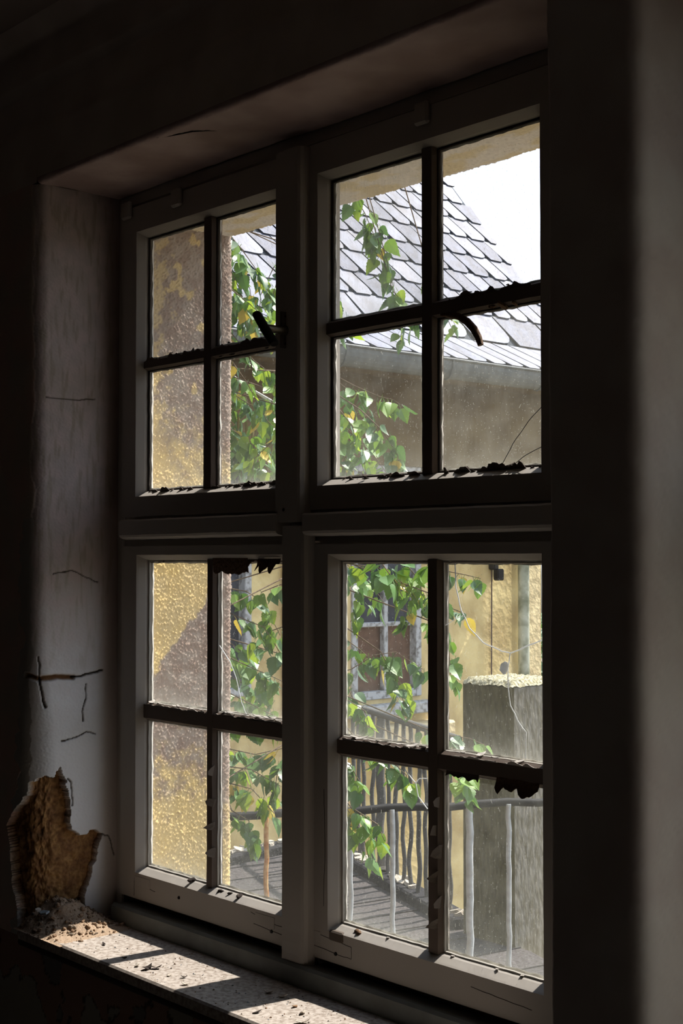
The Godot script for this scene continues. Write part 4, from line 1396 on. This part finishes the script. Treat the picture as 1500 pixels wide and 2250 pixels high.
	for q in nu + 1:
		for s in nu + 1:
			var u := Vector2(float(s) / nu - 0.5, float(q) / nu - 0.5)
			var rim := minf(0.5 - absf(u.x), 0.5 - absf(u.y))
			var y := -0.64 + 0.030 * smoothstep(0.0, 0.08, rim) + 0.012 * lump.get_noise_3d(u.x * 0.5, u.y * 0.5, 3.0)
			pos.append(px * Vector3(u.x * 0.374, y, u.y * 0.374))
	g = Geo.new()
	g.grid(nu, nu, pos, PackedColorArray(), true)
	obj("mossy_cap", g.mesh(), M.lichen, p)
	g = Geo.new()
	g.box(Vector3(-60, -4.8, -80), Vector3(60, -4.5, -0.2))
	tag(obj("ground", g.mesh(), M.ground), "yard ground far below the terrace", "", "", "structure")


# ---------------------------------------------------------------- birch
const TWIGS := [
	[-0.81,1.06,-0.83,-0.78,0.99,-0.88,-0.74,0.91,-0.92,-0.72,0.83,-0.95],
	[-0.98,1.02,-0.95,-0.94,0.90,-0.99,-0.93,0.78,-1.01],
	[-0.74,0.87,-0.77,-0.68,0.79,-0.85,-0.63,0.70,-0.90],
	[-0.74,1.03,-1.06,-0.79,0.96,-1.01,-0.82,0.87,-0.98,-0.83,0.76,-0.98],
	[-0.75,0.67,-0.77,-0.70,0.56,-0.83,-0.66,0.44,-0.88,-0.63,0.39,-0.92],
	[-0.91,0.64,-0.89,-0.89,0.49,-0.93,-0.88,0.35,-0.95,-0.88,0.26,-0.95],
	[-0.67,0.69,-1.01,-0.72,0.56,-0.96,-0.74,0.41,-0.94,-0.74,0.26,-0.95],
	[-0.75,0.43,-0.78,-0.69,0.36,-0.85,-0.65,0.24,-0.90],
	[-0.99,0.81,-0.94,-0.92,0.67,-1.03,-0.87,0.61,-1.09],
	[-0.52,0.46,-0.88,-0.56,0.38,-0.84,-0.61,0.31,-0.79,-0.62,0.24,-0.79],
	[-0.91,0.57,-0.89,-0.85,0.51,-0.96,-0.80,0.49,-1.02],
	[-0.17,1.05,-0.80,-0.15,0.99,-0.83,-0.13,0.92,-0.85,-0.12,0.86,-0.87],
	[-0.13,0.98,-0.85,-0.11,0.85,-0.88,-0.10,0.76,-0.90,-0.09,0.70,-0.91],
	[-0.40,0.81,-0.85,-0.36,0.79,-0.90,-0.35,0.74,-0.92,-0.35,0.70,-0.92],
	[-0.03,0.82,-0.97,-0.01,0.74,-0.99,0.00,0.69,-1.01,0.01,0.66,-1.02],
	[-0.10,0.77,-0.89,-0.08,0.73,-0.92,-0.07,0.69,-0.93,-0.09,0.64,-0.91],
	[-0.33,0.57,-0.79,-0.29,0.53,-0.84,-0.25,0.47,-0.90,-0.21,0.37,-0.94,-0.18,0.30,-0.98,-0.15,0.27,-1.01],
	[-0.41,0.51,-0.86,-0.36,0.45,-0.92,-0.32,0.37,-0.97,-0.31,0.25,-0.98],
	[-0.25,0.51,-0.88,-0.21,0.48,-0.94,-0.18,0.47,-0.97,-0.16,0.45,-0.99],
	[-0.41,0.41,-0.86,-0.37,0.37,-0.91,-0.35,0.30,-0.94,-0.34,0.23,-0.95],
	[-0.17,0.43,-0.83,-0.13,0.37,-0.88,-0.10,0.30,-0.91,-0.10,0.25,-0.92],
	[-0.27,0.02,-0.74,-0.20,-0.01,-0.82,-0.15,-0.02,-0.88,-0.11,-0.06,-0.93,-0.06,-0.10,-0.98],
	[-0.35,-0.04,-0.81,-0.28,-0.06,-0.89,-0.26,-0.12,-0.91,-0.28,-0.18,-0.89],
	[-0.11,0.01,-0.84,-0.08,-0.07,-0.89,-0.06,-0.14,-0.91,-0.05,-0.18,-0.92],
	[-0.11,0.01,-0.93,-0.07,-0.06,-0.97,-0.07,-0.14,-0.98],
	[-0.28,-0.34,-0.75,-0.21,-0.31,-0.83,-0.16,-0.27,-0.87,-0.12,-0.26,-0.92,-0.07,-0.31,-0.98],
	[-0.15,-0.26,-0.89,-0.12,-0.34,-0.92,-0.11,-0.40,-0.94,-0.11,-0.43,-0.95],
	[-0.35,-0.38,-0.82,-0.30,-0.40,-0.88,-0.26,-0.44,-0.93,-0.25,-0.49,-0.94],
	[-0.35,-0.22,-0.81,-0.30,-0.22,-0.87,-0.26,-0.26,-0.91,-0.25,-0.28,-0.93],
	[-0.02,-0.00,-0.95,0.02,-0.03,-0.99,0.05,-0.04,-1.03,0.08,-0.05,-1.06],
	[-0.02,-0.09,-0.95,0.02,-0.13,-0.99,0.05,-0.15,-1.03],
	[-0.06,-0.17,-0.99,-0.02,-0.21,-1.03,-0.02,-0.32,-1.04,-0.02,-0.35,-1.04],
	[-0.15,-0.49,-1.06,-0.10,-0.51,-1.11,-0.06,-0.52,-1.16,-0.02,-0.54,-1.19],
	[-0.36,-0.54,-0.82,-0.29,-0.60,-0.90,-0.27,-0.65,-0.92,-0.27,-0.68,-0.93],
	[-0.19,-0.53,-0.86,-0.14,-0.57,-0.92,-0.11,-0.61,-0.95,-0.10,-0.66,-0.96],
	[-0.07,-0.54,-1.00,-0.02,-0.59,-1.06,0.00,-0.63,-1.08,0.01,-0.68,-1.09],
	[-0.36,-0.68,-0.82,-0.30,-0.72,-0.89,-0.27,-0.80,-0.93,-0.26,-0.89,-0.95],
	[-0.29,-0.72,-0.90,-0.24,-0.77,-0.96,-0.23,-0.82,-0.98],
	[-0.52,-0.08,-0.62,-0.48,-0.09,-0.66,-0.45,-0.12,-0.70,-0.42,-0.22,-0.74],
	[-0.45,-0.14,-0.55,-0.40,-0.17,-0.60,-0.37,-0.19,-0.64,-0.34,-0.27,-0.68],
	[-0.61,-0.28,-0.67,-0.56,-0.32,-0.74,-0.51,-0.35,-0.79,-0.48,-0.37,-0.82],
	[-0.53,-0.38,-0.62,-0.48,-0.42,-0.68,-0.43,-0.46,-0.74],
	[-0.47,-0.19,-0.82,-0.51,-0.21,-0.78,-0.55,-0.26,-0.74],
	[-0.31,-0.06,-0.70,-0.34,-0.07,-0.67,-0.37,-0.09,-0.63],
	[-0.62,-0.56,-0.68,-0.55,-0.58,-0.75,-0.49,-0.56,-0.82],
	[-0.54,-0.60,-0.62,-0.48,-0.61,-0.68,-0.43,-0.66,-0.75],
	[-0.46,-0.63,-0.56,-0.40,-0.65,-0.62,-0.36,-0.72,-0.67],
	[-0.52,-0.73,-0.64,-0.49,-0.76,-0.68,-0.49,-0.84,-0.69],
	[-0.39,-0.54,-0.78,-0.43,-0.61,-0.74,-0.44,-0.70,-0.73],
	[-1.00,1.09,-0.94,-0.96,1.01,-1.00,-0.94,0.91,-1.03,-0.93,0.81,-1.04],
	[-0.87,1.04,-1.19,-0.92,0.95,-1.13,-0.94,0.85,-1.11,-0.95,0.76,-1.11],
	[-1.01,0.91,-0.95,-0.97,0.83,-1.00,-0.95,0.75,-1.02],
	[-1.06,0.70,-0.99,-1.01,0.59,-1.05,-0.99,0.47,-1.09,-0.98,0.36,-1.10],
	[-0.83,0.63,-1.16,-0.89,0.54,-1.11,-0.90,0.42,-1.10,-0.90,0.29,-1.11],
	[-1.07,0.51,-0.99,-1.03,0.42,-1.04,-1.02,0.30,-1.06],
	[-1.08,0.42,-1.01,-1.02,0.34,-1.08,-0.97,0.28,-1.14],
	[-0.86,0.64,-1.25,-0.81,0.58,-1.31,-0.78,0.48,-1.35,-0.77,0.36,-1.37],
	[-0.79,0.52,-1.18,-0.73,0.46,-1.25,-0.67,0.38,-1.32,-0.63,0.29,-1.37],
	[-0.87,0.42,-1.25,-0.81,0.36,-1.32,-0.80,0.28,-1.34],
	[-0.73,0.01,-1.13,-0.66,-0.01,-1.21,-0.61,-0.07,-1.27,-0.57,-0.15,-1.31],
	[-0.73,-0.34,-1.14,-0.67,-0.40,-1.22,-0.64,-0.49,-1.25],
	[-0.93,-0.25,-0.91,-0.88,-0.31,-0.97,-0.85,-0.43,-1.02,-0.83,-0.51,-1.04],
	[-0.93,-0.37,-0.92,-0.89,-0.40,-0.96,-0.87,-0.51,-1.00],
	[-0.69,-0.48,-0.74,-0.64,-0.51,-0.80,-0.58,-0.50,-0.87],
]


func leaf_mesh(bend: float, twist: float) -> ArrayMesh:
	# a birch leaf hanging along -y from its stalk, unit length
	var half := [Vector2(0.0, 0.0), Vector2(0.20, -0.03), Vector2(0.36, -0.14), Vector2(0.43, -0.27), Vector2(0.38, -0.31), Vector2(0.40, -0.40), Vector2(0.33, -0.46), Vector2(0.32, -0.56), Vector2(0.24, -0.63), Vector2(0.20, -0.74), Vector2(0.12, -0.82), Vector2(0.0, -1.0)]
	var g := Geo.new()
	for sg in [-1.0, 1.0]:
		for k in half.size() - 1:
			var p := []
			for q: Vector2 in [Vector2(0, half[k].y), half[k], half[k + 1], Vector2(0, half[k + 1].y)]:
				var x: float = q.x * sg
				p.append(Vector3(x * 0.95, q.y, 0.22 * absf(x) + bend * q.y * q.y + twist * x * q.y))
			g.oquad(p[0], p[1], p[2], p[3], Vector3(0, 0, 1))
	g.tube([Vector3(0, 0.28, 0.02), Vector3(0, 0.0, 0.0)], [0.014], 4)
	return g.mesh()


func make_birch() -> void:
	var t := thing("birch_tree", "birch whose leafy twigs hang across the view outside the panes", "tree")
	var g := Geo.new()
	g.tube([Vector3(-2.45, -4.5, -1.95), Vector3(-2.42, -2.0, -1.92), Vector3(-2.36, 0.5, -1.88), Vector3(-2.3, 2.0, -1.8), Vector3(-2.2, 3.4, -1.7)], [0.10, 0.09, 0.075, 0.06, 0.03], 12)
	obj("trunk", g.mesh(), M.bark_white, t)
	var left := [Vector3(-2.31, 1.8, -1.82), Vector3(-1.4, 1.9, -1.2), Vector3(-1.02, 1.55, -0.9), Vector3(-0.97, 0.64, -0.86), Vector3(-0.98, -0.10, -0.86), Vector3(-0.97, -0.83, -0.88)]
	var right := [Vector3(-2.27, 2.3, -1.78), Vector3(-1.2, 2.35, -1.25), Vector3(-0.5, 1.9, -0.9), Vector3(-0.43, 1.24, -0.88), Vector3(-0.45, 0.60, -0.88), Vector3(-0.46, 0.04, -0.90), Vector3(-0.47, -0.73, -0.93)]
	for b in [left, right]:
		g = Geo.new()
		g.tube(b, [0.03, 0.022, 0.014, 0.010, 0.008, 0.006, 0.004], 8)
		obj("bough", g.mesh(), M.bark, t)
	var shapes := [leaf_mesh(0.10, 0.1), leaf_mesh(-0.22, -0.15), leaf_mesh(0.3, 0.3), leaf_mesh(-0.05, -0.35)]
	var leaves := []
	for line: Array in TWIGS:
		var pts := []
		for k in range(0, line.size(), 3):
			pts.append(Vector3(line[k], line[k + 1], line[k + 2]))
		# grow out of the nearer hanging bough, or from above
		var first: Vector3 = pts[0]
		var home: Array = left if first.x < -0.5 else right
		if first.x > -0.2 and first.y > 0.55:
			pts.push_front(first + Vector3(-0.08, 0.35, 0.06))
			pts.push_front(Vector3(-0.46, 1.75, -0.9))
		else:
			var best := Vector3.ZERO
			var bd := 9.0
			for k in home.size() - 1:
				var q := Geometry3D.get_closest_point_to_segment(first + Vector3(0, 0.12, 0), home[k], home[k + 1])
				if q.distance_to(first) < bd:
					bd = q.distance_to(first)
					best = q
			pts.push_front(best)
		g = Geo.new()
		g.tube(pts, [0.0022, 0.002, 0.0016, 0.0013, 0.001, 0.0008], 5)
		obj("twig", g.mesh(), M.bark, t)
		var from := pts.size() - line.size() / 3
		var total := 0.0
		for k in range(from, pts.size() - 1):
			total += pts[k].distance_to(pts[k + 1])
		var count := clampi(int(total / 0.0105) + 3, 8, 26)
		for c in count:
			var at := total * (c + 0.35 + 0.4 * rng.randf()) / count
			var k := from
			while k < pts.size() - 2 and at > pts[k].distance_to(pts[k + 1]):
				at -= pts[k].distance_to(pts[k + 1])
				k += 1
			var p: Vector3 = pts[k].lerp(pts[k + 1], clampf(at / pts[k].distance_to(pts[k + 1]), 0.0, 1.0))
			var size := rng.randf_range(0.034, 0.060)
			var basis := Basis.from_euler(Vector3(rng.randf_range(-0.9, 0.5), rng.randf_range(-1.6, 2.4), rng.randf_range(-0.6, 0.6)))
			basis = basis * Basis.from_scale(Vector3.ONE * size)
			var off := basis * Vector3(0, -0.28, 0) + Vector3(rng.randf_range(-0.02, 0.02), 0, rng.randf_range(-0.02, 0.02))
			var pick := rng.randf()
			var m: Material = M.leaf_0 if pick < 0.45 else (M.leaf_1 if pick < 0.75 else (M.leaf_2 if pick < 0.965 else M.leaf_3))
			leaves.append([size, shapes[rng.randi() % 4], m, Transform3D(basis, p + off)])
	# the largest leaves are parts of their own, the rest one mass per colour of leaf
	leaves.sort_custom(func(a, b): return a[0] > b[0])
	var rest := {}
	for k in leaves.size():
		var l: Array = leaves[k]
		if k < 296:
			obj("leaf", l[1], l[2], t, l[3])
		else:
			if not rest.has(l[2]):
				rest[l[2]] = SurfaceTool.new()
			rest[l[2]].append_from(l[1], 0, l[3])
	for m: Material in rest:
		obj("foliage", rest[m].commit(), m, t).set_meta("kind", "stuff")
	for e in [[-0.86, 0.47, -0.92], [-0.845, 0.455, -0.94], [-0.80, 0.44, -0.93], [-0.82, 0.34, -0.93], [-0.83, 0.35, -0.95], [-0.79, 0.28, -0.95]]:
		g = Geo.new()
		var p := Vector3(e[0], e[1], e[2])
		g.tube([p, p + Vector3(0.002, -0.008, 0), p + Vector3(0.003, -0.03, 0), p + Vector3(0.0, -0.045, 0)], [0.001, 0.0045, 0.0048, 0.001], 7)
		obj("catkin", g.mesh(), M.catkin, t)


func make_far() -> void:
	var c := thing("cable", "pair of white cables sagging past the birch leaves behind the left column", "cable")
	for e in [[0.0, 0.0], [0.012, -0.02]]:
		var g := Geo.new()
		g.tube([Vector3(-1.62, 1.02 + e[0], -0.5), Vector3(-1.30, 0.78 + e[0], -0.9), Vector3(-1.139, 0.646 + e[0], -1.086), Vector3(-1.033, 0.552 + e[1] * 0.5, -1.21), Vector3(-0.99, 0.44 + e[1], -1.30), Vector3(-1.10, 0.0, -1.40), Vector3(-1.265, -0.94, -1.51)], [0.0038], 7)
		obj("strand", g.mesh(), M.cable, c)
	# greenery past the end of the wing
	for e in [[Vector3(-13.2, -4.5, -18.4), 3.6, "round leafy tree past the end of the yellow wing"], [Vector3(-15.5, -4.5, -23.0), 4.2, "darker tree farther behind the end of the yellow wing"]]:
		var tr := thing("leafy_tree", e[2], "tree", e[0], "trees past the wing")
		var g := Geo.new()
		g.tube([Vector3.ZERO, Vector3(0.05, 1.2, 0), Vector3(0, e[1] * 0.7, 0)], [0.14, 0.11, 0.04], 9)
		obj("trunk", g.mesh(), M.bark, tr)
		var mm := MultiMesh.new()
		mm.transform_format = MultiMesh.TRANSFORM_3D
		mm.mesh = leaf_mesh(0.1, 0.1)
		mm.instance_count = 2600
		for k in 2600:
			var d := Vector3(rng.randfn(), rng.randfn(), rng.randfn()).normalized() * pow(rng.randf(), 0.4)
			var p := Vector3(0, e[1] * 0.58, 0) + d * Vector3(2.1, e[1] * 0.44, 2.1)
			var b := Basis.from_euler(Vector3(rng.randf() * 6.0, rng.randf() * 6.0, rng.randf() * 6.0)) * Basis.from_scale(Vector3.ONE * 0.22)
			mm.set_instance_transform(k, Transform3D(b, p))
		var mi := MultiMeshInstance3D.new()
		mi.name = "foliage"
		mi.multimesh = mm
		mi.material_override = M.leaf_1
		tr.add_child(mi)
		mi.set_meta("kind", "stuff")


func _ready() -> void:
	# camera: a step back to the right of the window, looking along it to the left
	var cam := Camera3D.new()
	cam.name = "camera"
	add_child(cam)
	cam.keep_aspect = Camera3D.KEEP_HEIGHT
	cam.fov = rad_to_deg(2.0 * atan(1125.0 / 3080.0))
	cam.position = Vector3(2.775, 0.0056, 1.858)
	cam.rotation_degrees = Vector3(1.907, 48.39, 0)
	cam.near = 0.05
	cam.far = 200.0
	cam.current = true
	# sky: bright thin overcast; sun over the yard, square to the window
	var sky_m := ProceduralSkyMaterial.new()
	sky_m.sky_top_color = Color(0.78, 0.86, 0.97)
	sky_m.sky_horizon_color = Color(0.97, 0.98, 1.0)
	sky_m.ground_bottom_color = Color(0.20, 0.20, 0.17)
	sky_m.ground_horizon_color = Color(0.5, 0.5, 0.47)
	sky_m.sky_curve = 0.25
	sky_m.sun_angle_max = 20.0
	sky_m.energy_multiplier = 1.0
	var sky := Sky.new()
	sky.sky_material = sky_m
	var env := Environment.new()
	env.background_mode = Environment.BG_SKY
	env.sky = sky
	env.background_energy_multiplier = 1.9
	env.tonemap_mode = Environment.TONE_MAPPER_LINEAR
	env.tonemap_exposure = 1.0
	env.sdfgi_enabled = true
	env.ssao_enabled = true
	env.ssil_enabled = true
	var we := WorldEnvironment.new()
	we.name = "environment"
	we.environment = env
	add_child(we)
	var sun := DirectionalLight3D.new()
	sun.name = "sun"
	add_child(sun)
	sun.look_at_from_position(Vector3(0.13, 1.40, -1.0), Vector3.ZERO)
	sun.light_color = Color(1.0, 0.972, 0.93)
	sun.light_energy = 3.2
	sun.light_angular_distance = 0.8
	sun.shadow_enabled = true
	rng.seed = 20
	for e in [[wob, 1, 6.0, 3], [fine, 2, 160.0, 3], [lump, 3, 120.0, 2], [grains, 6, 170.0, 1], [patch, 4, 9.0, 4]]:
		e[0].seed = e[1]
		e[0].noise_type = FastNoiseLite.TYPE_SIMPLEX_SMOOTH
		e[0].frequency = e[2]
		e[0].fractal_octaves = e[3]
	make_materials()
	make_room()
	make_window()
	make_house()
	make_terrace()
	make_birch()
	make_far()
	make_debris()
